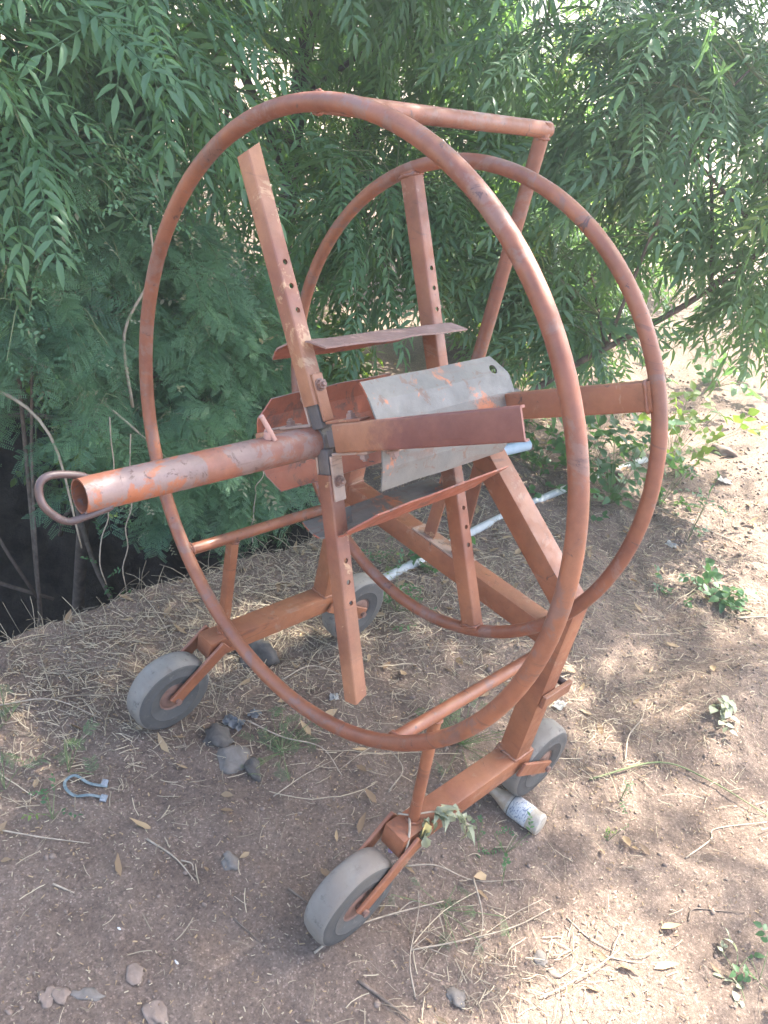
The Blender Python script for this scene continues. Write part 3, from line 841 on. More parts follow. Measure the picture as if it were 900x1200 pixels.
tree('neem_tree', 'large neem tree with a dark trunk whose drooping branches hang behind the reel', 'tree',
     (1.95, 2.55, hz(1.95, 2.55)), [(1.95, 2.55, hz(1.95, 2.55) - .1), (1.97, 2.52, .6), (1.93, 2.5, 1.7), (2.05, 2.35, 2.7), (2.0, 2.2, 3.6)], .055,
     [((1.5, 2.3, 2.1), (1.5, .8, 1.0), 5), ((.35, 1.9, 2.0), (.75, .6, .75), 2.2), ((.25, 1.55, 1.5), (.6, .35, .45), 1.8), ((1.5, 1.5, 2.35), (.9, .5, .5), 1.6), ((2.4, 1.7, 1.5), (.7, .6, .7), 2), ((1.5, 1.6, 1.0), (.7, .45, .45), 1.2)],
     680, 6, NEEM, 'neem', .95, 11, hang=.42, keep=clear, bark='darkbark', limbs=16)
tree('neem_tree', 'leaning neem tree with paler branches hanging in from the right', 'tree',
     (2.15, 1.3, hz(2.15, 1.3)), [(2.15, 1.3, hz(2.15, 1.3) - .1), (2.3, .85, .55), (2.55, .42, 1.1), (2.9, .1, 1.8), (3.1, -.1, 2.6)], .017,
     [((2.55, .55, 1.75), (.75, .6, .55), 3), ((2.1, .95, 1.9), (.6, .45, .5), 1.6), ((3.0, .25, 1.35), (.6, .5, .45), 1.2), ((3.0, .3, 2.5), (.8, .5, .4), .35), ((2.6, 1.2, .9), (.75, .45, .4), 2.2)],
     310, 6, NEEM, 'neem_pale', 1.0, 12, hang=.45, keep=clear, limbs=12)
tree('neem_tree', 'tall neem tree spreading a high canopy over the reel', 'tree',
     (3.4, 3.6, hz(3.4, 3.6)), [(3.4, 3.6, 0), (3.3, 3.4, 1.5), (3.0, 2.9, 3.0), (2.6, 2.2, 4.2)], .12,
     [((2.7, .55, 4.3), (1.7, 1.15, .5), 5), ((2.5, -.55, 4.25), (1.25, .65, .35), 2.6), ((3.8, -1.5, 4.5), (1.4, .5, .3), .3), ((4.5, -.55, 4.4), (.9, .5, .3), .65), ((5.8, .5, 4.2), (1.2, .9, .3), .8), ((1.2, 1.2, 3.6), (1.0, 1.0, .4), 1.5), ((3.2, 3.0, 2.6), (1.3, 1.0, 1.1), 2.5)],
     610, 6, NEEM, 'neem', 1.15, 13, hang=.5, keep=clear, bark='darkbark', limbs=18)
tree('feathery_shrub', 'feathery green thorn shrub leaning over the dark ditch on the left', 'shrub',
     (.55, 2.0, hz(.55, 2.0)), [(.55, 2.0, hz(.55, 2.0) - .1), (.52, 1.85, -.1), (.5, 1.65, .45), (.42, 1.5, .95)], .03,
     [((.55, 1.35, .62), (.62, .36, .52), 3), ((.05, 1.45, .75), (.4, .3, .3), 1), ((.85, 1.35, .45), (.35, .3, .4), 1.4), ((.35, 1.55, 1.15), (.5, .3, .3), 1), ((.8, 1.25, .12), (.4, .22, .25), 1), ((-.1, 1.9, .2), (.5, .4, .4), .8)],
     520, 9, BIP, 'acacia', .95, 14, hang=.45, twl=.2, keep=lambda p: clear(p) and p[1] > .95, limbs=14, dry=520)
for i, (bx, by, bz, s_, lab) in enumerate([
        (.12, 1.5, 0, .62, 'small leaved scrub rising over the left end of the feathery shrub'),
        (.9, 2.75, .0, .9, 'slim stemmed bush with bright leaves deep behind the left of the large hoop'),
        (1.75, 2.2, 0, .75, 'sunlit bush seen through the middle of the reel'),
        (3.4, 2.1, 0, .8, 'low sunlit bush beyond the reel to the right of its rear hoop'),
        (.1, 3.3, 0, 1.1, 'shaded bush at the far left behind the feathery shrub'),
        (2.7, 3.5, 0, 1.3, 'tall bright bush far behind the trunk of the large neem'),
        (5.6, 2.4, 0, 1.2, 'far bush at the right edge beyond the sunlit soil'),
        (1.2, 4.2, 0, 1.5, 'tall far bush behind the top left of the large hoop'),
        (4.6, 3.4, 0, 1.5, 'broad far bush behind the vertical handle pole')]):
    z0 = hz(bx, by); zc = z0 if s_ > .7 else .42
    tree('bush', lab, 'bush', (bx, by, z0), [(bx, by, z0 - .05), (bx + .05, by, z0 + .4 * s_), (bx - .04, by + .05, zc + .95 * s_)], .022 * s_,
         [((bx, by, zc + .75 * s_), (.6 * s_, .55 * s_, .65 * s_), 3), ((bx + .2, by - .1, zc + 1.3 * s_), (.4 * s_, .4 * s_, .4 * s_), 1)],
         150, 7, SPRAY, 'acacia' if s_ < .7 else 'bush', .42 if s_ < .7 else 1.25, 30 + i, hang=.3, twl=.25, keep=lambda p: clear(p), limbs=9 if s_ > .7 else 3)

# slim bare stems standing among the leaves
def stem_thing(name, label, cat, pts, r, mat, group=None, n=7):
    bm = bmesh.new(); c = smooth_path(pts, 5)
    tube(bm, c, list(np.linspace(r[0], r[1], len(c))), n)
    o = finish(name, bm, M[mat], None, True, loc=pts[0]); tag(o, label, cat, group); return o
stem_thing('tree_stem', 'slim brown tree stem behind the upper left of the large hoop', 'stem', [(1.0, 2.25, -.45), (.98, 2.22, .5), (.95, 2.25, 1.2), (.88, 2.3, 2.2)], (.026, .018), 'bark')
stem_thing('tree_stem', 'pair of thin straight stems rising behind the raised spoke', 'stem', [(1.35, 2.35, -.3), (1.33, 2.3, .7), (1.38, 2.25, 1.9)], (.017, .010), 'bark')
stem_thing('bare_branch', 'upper pale bare branch arching in from the left edge towards the pull handle', 'branch', [(-.25, 1.62, .60), (-.05, 1.45, .72), (.2, 1.25, .60), (.42, 1.05, .38)], (.008, .003), 'twig')
stem_thing('bare_branch', 'lower pale bare branch bending down behind the pull handle', 'branch', [(-.25, 1.5, .58), (-.08, 1.35, .62), (.05, 1.2, .5), (.12, 1.12, .1)], (.008, .003), 'twig')
stem_thing('bare_branch', 'short grey bare twig standing up in the feathery shrub', 'branch', [(.33, 1.2, .55), (.3, 1.22, .8), (.36, 1.18, 1.0), (.34, 1.17, 1.15)], (.006, .003), 'twig')
# thin vines hanging down into the ditch
for i, (px, py, z0, z1, lab) in enumerate([(.16, 1.05, .62, -.02, 'left of the two thin vines dangling under the pull handle'), (.23, 1.03, .55, -.05, 'right of the two thin vines dangling under the pull handle'), (.75, 1.02, .35, -.0, 'thin dry vine hanging at the ditch edge below the sleeve pipe')]):
    rt = root('hanging_vine', (px, py, z1), lab, 'vine', 'thin vines hanging at the ditch edge')
    r = np.random.default_rng(70 + i)
    c = [(px + r.normal(0, .012), py + r.normal(0, .012), z) for z in np.linspace(z0, z1, 8)]
    bm = bmesh.new(); tube(bm, smooth_path(c, 3), .0022, 5); finish('stem', bm, M['twig'], rt, True)
    pos = np.array(c)[r.integers(1, 8, 8)]; 
    V, F, Tn = leaf_cloud(SPRAY, pos, r.normal(0, 1, (8, 3)), r.uniform(.25, .5, 8), r)
    np_mesh('leaves', V, F, M['weed'], Tn, parent=rt)
# roots and dead stems on the ditch wall
for i, (pts, rr, mt_, lab) in enumerate([
        ([(.15, 2.1, -.1), (.05, 1.85, -.35), (-.1, 1.6, -.55), (-.15, 1.35, -.8)], .022, 'bark', 'thick brown root running down the ditch wall'),
        ([(-.4, 2.0, .1), (-.2, 1.8, -.1), (0, 1.7, -.35), (.25, 1.6, -.5)], .014, 'bark', 'crooked root crossing the ditch wall from the left edge'),
        ([(.35, 1.75, -.3), (.3, 1.6, -.1), (.33, 1.45, .1), (.28, 1.35, .3)], .010, 'bark', 'slanting dead stem rising out of the ditch'),
        ([(-.3, 1.5, -.3), (-.12, 1.45, .0), (-.05, 1.38, .25)], .008, 'twig', 'pale dead stem standing in the ditch at the left edge'),
        ([(.5, 1.9, -.3), (.45, 1.6, -.45), (.52, 1.35, -.7)], .012, 'bark', 'thin root hanging on the ditch wall behind the left rail')]):
    stem_thing('root' if 'root' in lab else 'dead_stem', lab, 'root' if 'root' in lab else 'stem', pts, (rr, rr * .5), mt_)
# clusters of neem fruit
for (u, v, t, lab) in [(660, 78, 2.75, 'bunch of yellow green neem fruit hanging right of the handle'), (78, 160, 3.0, 'bunch of yellow neem fruit hanging at the upper left')]:
    c = CAM + ray(u, v) * t
    rt = root('fruit_bunch', c, lab, 'fruit bunch')
    r = np.random.default_rng(int(u))
    bm = bmesh.new(); tube(bm, [c + [0, 0, .14], c + [.01, 0, .05], c + [0, .01, -.03]], .0014, 5); finish('stalk', bm, M['greentwig'], rt, True)
    for k in range(7):
        q = c + r.normal(0, .022, 3) - [0, 0, .01]
        bm = bmesh.new(); lathe(bm, [(-.009, 0), (-.007, .004), (0, .0065), (.007, .004), (.009, 0)], q, r.normal(0, .3, 3) + [0, 0, 1], 10)
        finish('fruit', bm, M['ripe'], rt, True)

# ------------------------------------------------------------------ litter on the ground
def scatter(n, dens, seed, box=(-1.2, 3.4, -1.6, 1.6)):
    r = np.random.default_rng(seed); out = []
    while len(out) < n:
        x = r.uniform(box[0], box[1], 4 * n); y = r.uniform(box[2], box[3], 4 * n)
        d = dens(x, y); k = r.random(4 * n) < d
        out += list(zip(x[k], y[k]))
    return np.array(out[:n]), r
def blades(name, pts, r, L, W, mat, label, cat=None, lift=.006, bend=.5, seg=4):
    n = len(pts); an = r.uniform(0, 2 * math.pi, n); ln = r.uniform(L[0], L[1], n); kb = r.normal(0, bend, n)
    w = r.uniform(W[0], W[1], n); tilt = np.abs(r.normal(0, .10, n))
    s = np.linspace(-.5, .5, seg + 1)
    ang = an[:, None] + kb[:, None] * s
    dx = np.cumsum(np.cos(ang), 1) / (seg + 1); dy = np.cumsum(np.sin(ang), 1) / (seg + 1)
    px = pts[:, :1] + (dx - dx.mean(1, keepdims=True)) * ln[:, None]; py = pts[:, 1:] + (dy - dy.mean(1, keepdims=True)) * ln[:, None]
    pz = height(px, py) + lift * r.random((n, 1)) + .002 + (tilt * ln)[:, None] * np.clip(s + .5, 0, 1) * r.random((n, 1)) + .10 * (ln * np.abs(kb))[:, None] * (0.25 - s ** 2)
    nx, ny = -np.sin(ang) * w[:, None], np.cos(ang) * w[:, None]
    A = np.stack([px + nx, py + ny, pz], -1); B = np.stack([px - nx, py - ny, pz], -1); C = np.stack([px, py, pz + w[:, None] * 1.3], -1)
    V = np.stack([A, C, B], 2).reshape(n, -1, 3); m_ = (seg + 1) * 3
    q = []
    for i in range(seg):
        for k in range(2): q.append((i * 3 + k, i * 3 + k + 1, i * 3 + 3 + k + 1, i * 3 + 3 + k))
    Qd = (np.array(q)[None] + np.arange(n)[:, None, None] * m_).reshape(-1, 4)
    o = np_mesh(name, V.reshape(-1, 3), [Qd], M[mat], np.repeat(r.random(n), m_))
    o['kind'] = 'stuff'; o['label'] = label
    if cat: o['category'] = cat
    return o
def gauss(x, y, cx, cy, sx, sy): return np.exp(-((x - cx) / sx) ** 2 - ((y - cy) / sy) ** 2)
def d_straw(x, y):
    k = .9 * gauss(x, y, .0, .62, .55, .28) + .9 * gauss(x, y, .75, .62, .6, .3) + .18 * gauss(x, y, .5, .15, .5, .35) + .5 * gauss(x, y, 1.5, .5, .7, .5) + .5 * gauss(x, y, .22, -.7, .22, .22) + .4 * gauss(x, y, 1.2, -.4, .35, .25) + .35 * gauss(x, y, 2.3, -.1, .8, .5) + .012
    return k * (y < .93 + np.maximum(0, x - 1.2))
def d_all(x, y): return (.35 + .6 * np.clip(d_straw(x, y), 0, 1)) * (y < .92 + np.maximum(0, x - 1.2)) * np.exp(-np.maximum(0, x - 1.2) * .5)
p_, r_ = scatter(11000, d_straw, 101); blades('straw_litter', p_, r_, (.012, .075), (.0004, .0013), 'straw', 'pale dry straw strewn over the soil around the wheels', 'straw', .012, .45)
p_, r_ = scatter(110, d_straw, 102); blades('long_straw', p_, r_, (.14, .36), (.0008, .0014), 'straw', 'long dry grass stalks lying on the soil', 'straw', .02, .45, 8)
p_, r_ = scatter(16000, d_all, 103); blades('plant_crumbs', p_, r_, (.004, .022), (.0005, .0016), 'straw', 'short dry plant crumbs all over the soil', 'plant litter', .004, .6, 1)
p_, r_ = scatter(9000, d_all, 104); blades('bark_crumbs', p_, r_, (.004, .022), (.0007, .0024), 'dryleaf', 'brown crumbs of bark and leaf on the soil', 'plant litter', .004, .6, 1)
# dry grass along the broken lip of the ditch
r_ = np.random.default_rng(333); n = 420
lx = r_.uniform(-.9, 1.35, n); ly = .885 + r_.normal(0, .035, n)
pos = np.stack([lx, ly, height(lx, ly) - .004], -1)
pr = Proto(); strip(pr, [(0, 0, 0), (.035, 0, .004), (.07, 0, -.004), (.10, 0, -.022)], .0009); GS = pr.arr()
dv = np.stack([r_.normal(0, .8, n), r_.normal(.35, .6, n), r_.uniform(-.2, .9, n)], -1)
V, F, Tn = leaf_cloud([GS], pos, dv, r_.uniform(.4, 1.3, n), r_)
o = np_mesh('dry_grass', V, [f for f in F if len(f)], M['straw'], Tn); tag(o, 'dry grass fringing the lip of the ditch', 'dry grass', None, 'stuff')
# dry leaves
def d_leaf(x, y): return (.5 * gauss(x, y, .6, .6, .7, .4) + .9 * gauss(x, y, 2.4, .9, 1.3, .8) + .3 * gauss(x, y, .5, -.35, .4, .3) + .08 + .3 * gauss(x, y, .1, -.82, .12, .1)) * (y < .93 + np.maximum(0, x - 1.2))
p_, r_ = scatter(620, d_leaf, 105, (-1., 4.2, -1.3, 2.2))
pr = Proto(); leaflet(pr, (-.02, 0, .004), (1, 0, .1), (0, 0, 1), .05, .022, .1, -.25, .5); L1 = pr.arr()
pr = Proto(); leaflet(pr, (-.025, 0, .002), (1, 0, 0), (0, 0, 1), .06, .016, .25, -.1, .3); L2 = pr.arr()
pz = np.array([[x, y, hz(x, y) + .004] for x, y in p_])
dv = r_.normal(0, 1, (len(p_), 3)); dv[:, 2] *= .12
V, F, Tn = leaf_cloud([L1, L2], pz, dv, r_.uniform(.5, 1.15, len(p_)), r_)
o = np_mesh('dry_leaves', V, F, M['dryleaf'], Tn); tag(o, 'fallen dry leaves scattered on the soil', 'dry leaves', None, 'stuff')

# soil clods and gravel
def clod_proto(seed, sub=2):
    r = np.random.default_rng(seed); bm = bmesh.new(); bmesh.ops.create_icosphere(bm, subdivisions=sub, radius=1)
    off = r.uniform(0, 50, 3)
    for v in bm.verts:
        n_ = float(vnoise(np.array(v.co.x * 1.4 + off[0] + v.co.z), np.array(v.co.y * 1.4 + off[1] - v.co.z * .7), seed))
        v.co *= 1 + 1.0 * n_; v.co.z *= .72
    vs = np.array([list(v.co) for v in bm.verts]); ts = np.array([[v.index for v in f.verts] for f in bm.faces]); bm.free()
    return vs, np.zeros((0, 4), int), ts
CL = [clod_proto(200 + i, 1) for i in range(6)]
def d_clod(x, y): return .10 + .8 * gauss(x, y, 2.0, -.3, .9, .55) + .5 * gauss(x, y, 3.4, .1, 1.2, .7) + .5 * gauss(x, y, 1.1, -.1, .5, .35) + .4 * gauss(x, y, .75, -.45, .25, .15)
p_, r_ = scatter(9500, lambda x, y: d_clod(x, y) * (y < .92 + np.maximum(0, x - 1.2)), 106, (-1.1, 5.5, -1.6, 1.6))
sz = .0018 + .0048 * r_.random(len(p_)) ** 3 + .006 * (r_.random(len(p_)) ** 14)
sz = sz * (1 + .5 * sstep((p_[:, 0] - 1.5) / 2))
pz = np.stack([p_[:, 0], p_[:, 1], height(p_[:, 0], p_[:, 1]) + sz * .05], -1)
dv = r_.normal(0, 1, (len(p_), 3)); dv[:, 2] *= .3
V, F, Tn = leaf_cloud(CL, pz, dv, sz, r_)
F = [f for f in F if len(f)]
o = np_mesh('soil_clods', V, F, M['clod'], Tn); tag(o, 'crumbled clods of dry soil strewn over the ground', 'soil clods', None, 'stuff')

def stone(u, v, size, label, mat='stone', cat='stone', seed=1, name='stone', flat=.6, group=None, sink=.42, rot=0):
    p = GP(u, v); vs, _, ts = clod_proto(seed, 3)
    vs = vs * (1 + .28 * fbm(vs[:, 0] * 2.6 + seed, vs[:, 1] * 2.6 + vs[:, 2] * 2.2, seed, 4))[:, None]
    c, s = math.cos(rot), math.sin(rot); S = np.array(size)
    vs = vs * S * [1, 1, flat / .72]; vs = vs @ np.array([[c, s, 0], [-s, c, 0], [0, 0, 1]])
    lo = vs[:, 2].min(); p[2] += -lo - sink * (vs[:, 2].max() - lo)
    o = np_mesh(name, vs + p, [ts], M[mat], None, True, loc=p); tag(o, label, cat, group); return o
stone(300, 770, (.055, .06, .07), 'dark squarish rock under the left base beam', 'darkstone', 'rock', 5, 'rock', .9)
stone(252, 866, (.034, .04, .04), 'rounded charcoal lump beside the left front wheel', 'darkstone', 'lump', 6, 'charcoal_lump', .7)
stone(272, 893, (.045, .05, .03), 'flat grey lump between the charcoal lumps', 'stone', 'lump', 7, 'charcoal_lump', .6)
stone(294, 902, (.022, .035, .028), 'small dark lump furthest right of the charcoal pile', 'darkstone', 'lump', 8, 'charcoal_lump', .8)
stone(270, 1011, (.020, .026, .02), 'lone pale grey stone on the bare soil', 'stone', 'stone', 9)
stone(57, 1170, (.016, .02, .010), 'left of two pale clods at the bottom left', 'clod', 'clod', 10, 'clod')
stone(72, 1166, (.017, .016, .010), 'right of two pale clods at the bottom left', 'clod', 'clod', 11, 'clod')
stone(102, 1166, (.012, .034, .012), 'long thin grey clod at the bottom left', 'stone', 'clod', 12, 'clod', .5, rot=.75)
stone(155, 1140, (.018, .024, .012), 'smooth pale clod half sunk near the bottom left', 'clod', 'clod', 13, 'clod', .4, sink=.4)
stone(183, 1188, (.022, .03, .010), 'pale flat clod at the bottom edge', 'clod', 'stone', 14)
stone(633, 1125, (.016, .02, .012), 'flat round grey pebble on the path below the bottle', 'stone', 'pebble', 15, 'pebble', .5)
stone(649, 1141, (.010, .012, .008), 'small tan pebble beside the flat round pebble', 'clod', 'pebble', 16, 'pebble', .6)
stone(535, 1170, (.020, .02, .014), 'stone with dry leaves at the bottom middle', 'stone', 'stone', 17)
stone(715, 553, (.05, .06, .04), 'clod in the trodden soil right of the rear hoop', 'clod', 'clod', 18, 'clod')
stone(846, 528, (.06, .08, .05), 'larger clod in the far trodden soil', 'clod', 'clod', 19, 'clod')
for i, (u, v) in enumerate([(139, 1087), (207, 1128)]):
    stone(u, v, (.003, .006, .002), 'tiny white chip on the bare soil at the lower left', 'paper', 'chip', 60 + i, 'white_chip', .6, 'tiny white chips on the soil')

# ------------------------------------------------------------------ bottle
p0, p1 = GP(574, 930), GP(631, 978)
ax = (p1 - p0); ax[2] = 0; Lb = np.linalg.norm(ax); ax /= Lb
bz = max(hz(p0[0], p0[1]), hz(p1[0], p1[1])) + .028
base = np.array([p1[0], p1[1], bz]) ; neck_dir = -ax + np.array([0, 0, -.06])
bt = root('glass_bottle', (base[0], base[1], bz - .028), 'dusty whitish glass bottle lying by the right wheel with a torn label', 'bottle')
L_ = Lb * 1.04; BR = 1.13
prof = [(0, 0), (.001, .018), (.004, .0255), (.010, .0280), (.018, .0275), (L_ * .16, .0268), (L_ * .20, .0275), (L_ * .55, .0275), (L_ * .60, .0265), (L_ * .70, .0220), (L_ * .80, .0165), (L_ * .90, .0125), (L_ * .955, .0115), (L_ * .955, .013), (L_ * .97, .013), (L_ * .97, 0)]
prof = [(a, b * BR) for a, b in prof]
bm = bmesh.new(); lathe(bm, prof, base, neck_dir, 36, [0] * 8 + [1] * 7); finish('body', bm, [M['glass'], M['amber']], bt, 40)
bm = bmesh.new(); lathe(bm, [(L_ * .955, .0148), (L_ * .955, .0168), (L_ * .985, .0162), (L_ * 1.0, .014), (L_ * 1.0, 0)], base, neck_dir, 24); finish('cap', bm, M['capred'], bt, 40)
bm = bmesh.new(); lathe(bm, [(L_ * .215, .0279 * BR), (L_ * .215, .0283 * BR), (L_ * .54, .0283 * BR), (L_ * .54, .0279 * BR)], base, neck_dir, 36); finish('paper_label', bm, M['label'], bt, True)
bm = bmesh.new(); lathe(bm, [(L_ * .545, .0276 * BR), (L_ * .545, .0284 * BR), (L_ * .558, .0282 * BR), (L_ * .558, .0274 * BR)], base, neck_dir, 36); finish('neck_band', bm, M['steel'], bt, True)

# ------------------------------------------------------------------ pipes behind
def pipe(pts, r, mat, label, name='plastic_pipe'):
    bm = bmesh.new(); c = smooth_path(pts, 4)
    tube(bm, c, r, 18, caps=False)
    a, b = c[0], c[-1]
    for e, q in ((a, c[1]), (b, c[-2])):
        d = (q - e).normalized(); lathe(bm, [(0, r), (-.002, r * .97), (-.002, r * .86), (.05, r * .86)], e, d, 18)
    bmesh.ops.recalc_face_normals(bm, faces=bm.faces)
    o = finish(name, bm, M[mat], None, 50, loc=pts[0]); tag(o, label, 'pipe'); return o
pts = []
for u, v in [(446, 683), (500, 655), (560, 622), (650, 580), (755, 541)]:
    q = GP(u, v); q[2] += .012; pts.append(q)
pipe(pts, .0185, 'pvc', 'long dusty grey plastic pipe lying on the soil behind the reel')
a, b = G(619, 521, .28), G(560, 535, .24)
pipe([a, (np.array(a) + b) / 2, b], .026, 'pvcblue', 'pale blue grey pipe end sticking out behind the drum plates')

# ------------------------------------------------------------------ blue strap, scraps
rt_p = GP(100, 930)
bm = bmesh.new()
def ribbon(bm, px, w, lift, th=.0014):
    """a flat strip laid through ground spots"""
    pts = [GP(u, v) for u, v in px]; pts = [T(p) + Vector((0, 0, l)) for p, l in zip(pts, lift)]
    c = smooth_path(pts, 5); fr = frames(c, False); A = []
    for p, (t, u, v) in zip(c, fr):
        s = t.cross(Vector((0, 0, 1))).normalized()
        A.append([bm.verts.new(p + s * a * w / 2 + Vector((0, 0, z))) for a, z in ((-1, 0), (1, 0), (1, th), (-1, th))])
    for i in range(len(A) - 1):
        for k in range(4): bm.faces.new((A[i][k], A[i][(k + 1) % 4], A[i + 1][(k + 1) % 4], A[i + 1][k]))
    bm.faces.new(A[0][::-1]); bm.faces.new(A[-1])
ribbon(bm, [(126, 923), (105, 921), (88, 914), (77, 917), (77, 928), (88, 934), (105, 935), (123, 936)], .0075, [.004, .009, .016, .006, .013, .004, .010, .003])
st = root('plastic_strap', rt_p, 'folded pale blue plastic strap lying on the soil at the left', 'strap')
finish('band', bm, M['strap'], st, 40)
for u, v in [(122, 919), (121, 937)]:
    bm = bmesh.new(); q = GP(u, v, .008)
    bar(bm, q - np.array([.006, 0.007, 0.004]), q + np.array([.007, .005, 0]), .017, .006, (.2, .1, 1), .002)
    finish('clasp', bm, M['foil'], st, 40)
def scrap(u, v, s, mat, label, name, cat, seed):
    r = np.random.default_rng(seed); bm = bmesh.new(); n = 9; q = GP(u, v, .004); g = []
    a = r.uniform(0, 6)
    for i in range(n):
        row = []
        for j in range(n):
            x, y = (i / (n - 1) - .5) * s[0], (j / (n - 1) - .5) * s[1]
            z = .55 * min(s) * abs(float(fbm(np.array(i * .55 + seed), np.array(j * .55), seed, 3)))
            row.append(bm.verts.new(Vector((q[0] + x * math.cos(a) - y * math.sin(a) + r.normal(0, .0015), q[1] + x * math.sin(a) + y * math.cos(a) + r.normal(0, .0015), q[2] + z))))
        g.append(row)
    for i in range(n - 1):
        for j in range(n - 1): bm.faces.new((g[i][j], g[i + 1][j], g[i + 1][j + 1], g[i][j + 1]))
    bmesh.ops.solidify(bm, geom=bm.faces[:], thickness=.0008)
    o = finish(name, bm, M[mat], None, 60, loc=q); tag(o, label, cat); return o
scrap(273, 849, (.045, .06), 'foil', 'crumpled silvery wrapper above the charcoal lumps', 'wrapper', 'wrapper', 3)
scrap(298, 838, (.03, .035), 'foil', 'small grey crumpled wrapper beside the silvery one', 'wrapper', 'wrapper', 8)
scrap(391, 818, (.03, .028), 'paper', 'white crumpled scrap left of the hanging spoke end', 'paper_scrap', 'scrap', 4)
scrap(655, 828, (.03, .05), 'paper', 'pale curled scrap behind the right wheel', 'paper_scrap', 'scrap', 5)
scrap(786, 640, (.04, .05), 'paper', 'white flake on the soil right of the rear hoop', 'paper_scrap', 'scrap', 6)
scrap(846, 568, (.05, .08), 'paper', 'white flake in the trodden soil beyond the weeds', 'paper_scrap', 'scrap', 7)
scrap(457, 997, (.016, .02), 'purple', 'small purple petal above the front wheel', 'petal', 'petal', 9)

# ------------------------------------------------------------------ twigs
def twig(px, r0, label, mat='twig', lift=None, forks=(), name='dry_twig', group=None):
    r0 = r0 * .72
    pts = []
    for i, (u, v) in enumerate(px):
        q = GP(u, v); q[2] += r0 * .8 + (lift[i] if lift else .001); pts.append(q)
    bm = bmesh.new(); c = smooth_path(pts, 6); tube(bm, c, list(np.linspace(r0, r0 * .45, len(c))), 7)
    for f in forks:
        q = [GP(u, v) for u, v in f]; 
        for k, a in enumerate(q): a[2] += r0 * .7 + (.012 if k else .004)
        cc = smooth_path(q, 4); tube(bm, cc, list(np.linspace(r0 * .7, r0 * .35, len(cc))), 6)
    o = finish(name, bm, M[mat], None, True, loc=pts[0]); tag(o, label, 'twig', group); return o
twig([(368, 1118), (400, 1096), (450, 1078), (518, 1061)], .0042, 'thick pale twig lying in front of the front wheel', lift=[.002, .012, .014, .016], forks=[((462, 1074), (478, 1062), (492, 1060))])
twig([(480, 1115), (540, 1106), (600, 1090), (645, 1066)], .0030, 'long thin twig sloping up towards the path', lift=[.004, .012, .012, .004], forks=[((560, 1102), (600, 1075), (633, 1058)), ((480, 1115), (500, 1100)), ((500, 1112), (524, 1125))])
twig([(552, 1035), (562, 1070), (563, 1095), (553, 1122)], .0034, 'forked pale twig standing across the long thin twig', lift=[.02, .016, .012, .004], forks=[((556, 1115), (566, 1108), (573, 1112))])
twig([(475, 1018), (510, 1018), (555, 1035), (612, 1032)], .0028, 'thin twig lying level below the bottle', lift=[.01, .012, .01, .004])
twig([(486, 1170), (478, 1130), (488, 1075), (488, 1050)], .0026, 'thin twig pointing straight up the bottom middle', lift=[.004, .02, .02, .02])
twig([(420, 1150), (455, 1178), (480, 1198)], .0065, 'thick brown root at the bottom edge', 'bark', lift=[.0, .004, .004])
twig([(172, 984), (205, 1006), (228, 1033)], .0040, 'forked grey twig on the bare soil', 'twig', forks=[((212, 1010), (224, 1016), (226, 1024))])
twig([(62, 1037), (87, 1048)], .0040, 'short pale stick on the bare soil at the left', lift=[.002, .003])
twig([(274, 1077), (305, 1105)], .0030, 'thin brown stick in the middle of the bare soil', 'bark')
twig([(338, 1042), (365, 1062)], .0050, 'stubby brown stick beside the front wheel', 'bark')
twig([(290, 848), (330, 870), (375, 882), (400, 912)], .0034, 'long pale stalk winding under the large hoop', lift=[.01, .02, .02, .01])
twig([(330, 800), (365, 786), (410, 800)], .003, 'pale stalk crossing behind the lower front spoke', lift=[.012, .02, .012])
twig([(320, 935), (355, 912), (388, 895)], .0028, 'straight pale stalk below the winding one', lift=[.004, .01, .01])
twig([(803, 1006), (832, 985), (838, 972), (898, 964)], .0036, 'white forked twig on the sunny path', forks=[((832, 985), (836, 990))])
twig([(806, 1080), (812, 1066), (840, 1068), (872, 1070)], .0036, 'brown bent twig on the path under the white one', 'bark')
twig([(664, 1076), (690, 1100), (720, 1116)], .0026, 'left thin twig crossing the path', forks=[((690, 1100), (700, 1108))])
twig([(698, 1118), (740, 1128), (784, 1128)], .0026, 'lowest thin twig crossing the path', forks=[((716, 1120), (722, 1102), (728, 1088), (700, 1072))])
twig([(732, 892), (734, 868), (748, 850), (755, 825)], .0042, 'yellowish bent stalk standing behind the bottle', 'straw' if False else 'twig', lift=[.002, .02, .03, .02])
twig([(690, 915), (770, 897), (830, 918), (898, 958)], .0048, 'greenish vine trailing across the path to the right edge', 'greentwig', lift=[.004, .012, .01, .006])
twig([(745, 585), (800, 613), (860, 640), (899, 664)], .0042, 'long straight stalk across the far soil', lift=[.01, .02, .02, .01])
twig([(862, 726), (899, 724)], .008, 'pale stick end at the right edge of the soil', lift=[.002, .002])
twig([(520, 740), (550, 728), (575, 722)], .0035, 'thin twig inside the rear hoop', 'bark')
twig([(470, 845), (500, 832), (560, 815)], .0045, 'dark stick under the right side rail', 'bark')
twig([(455, 930), (470, 905), (440, 880), (395, 905)], .003, 'pale stalk looping beside the front strut', lift=[.01, .02, .02, .004])
twig([(0, 830), (60, 826), (120, 846)], .003, 'long pale stalk at the left edge', lift=[.01, .02, .01])
twig([(0, 975), (50, 985), (105, 990)], .0032, 'grey stalk at the left edge below the strap', lift=[.006, .01, .004])

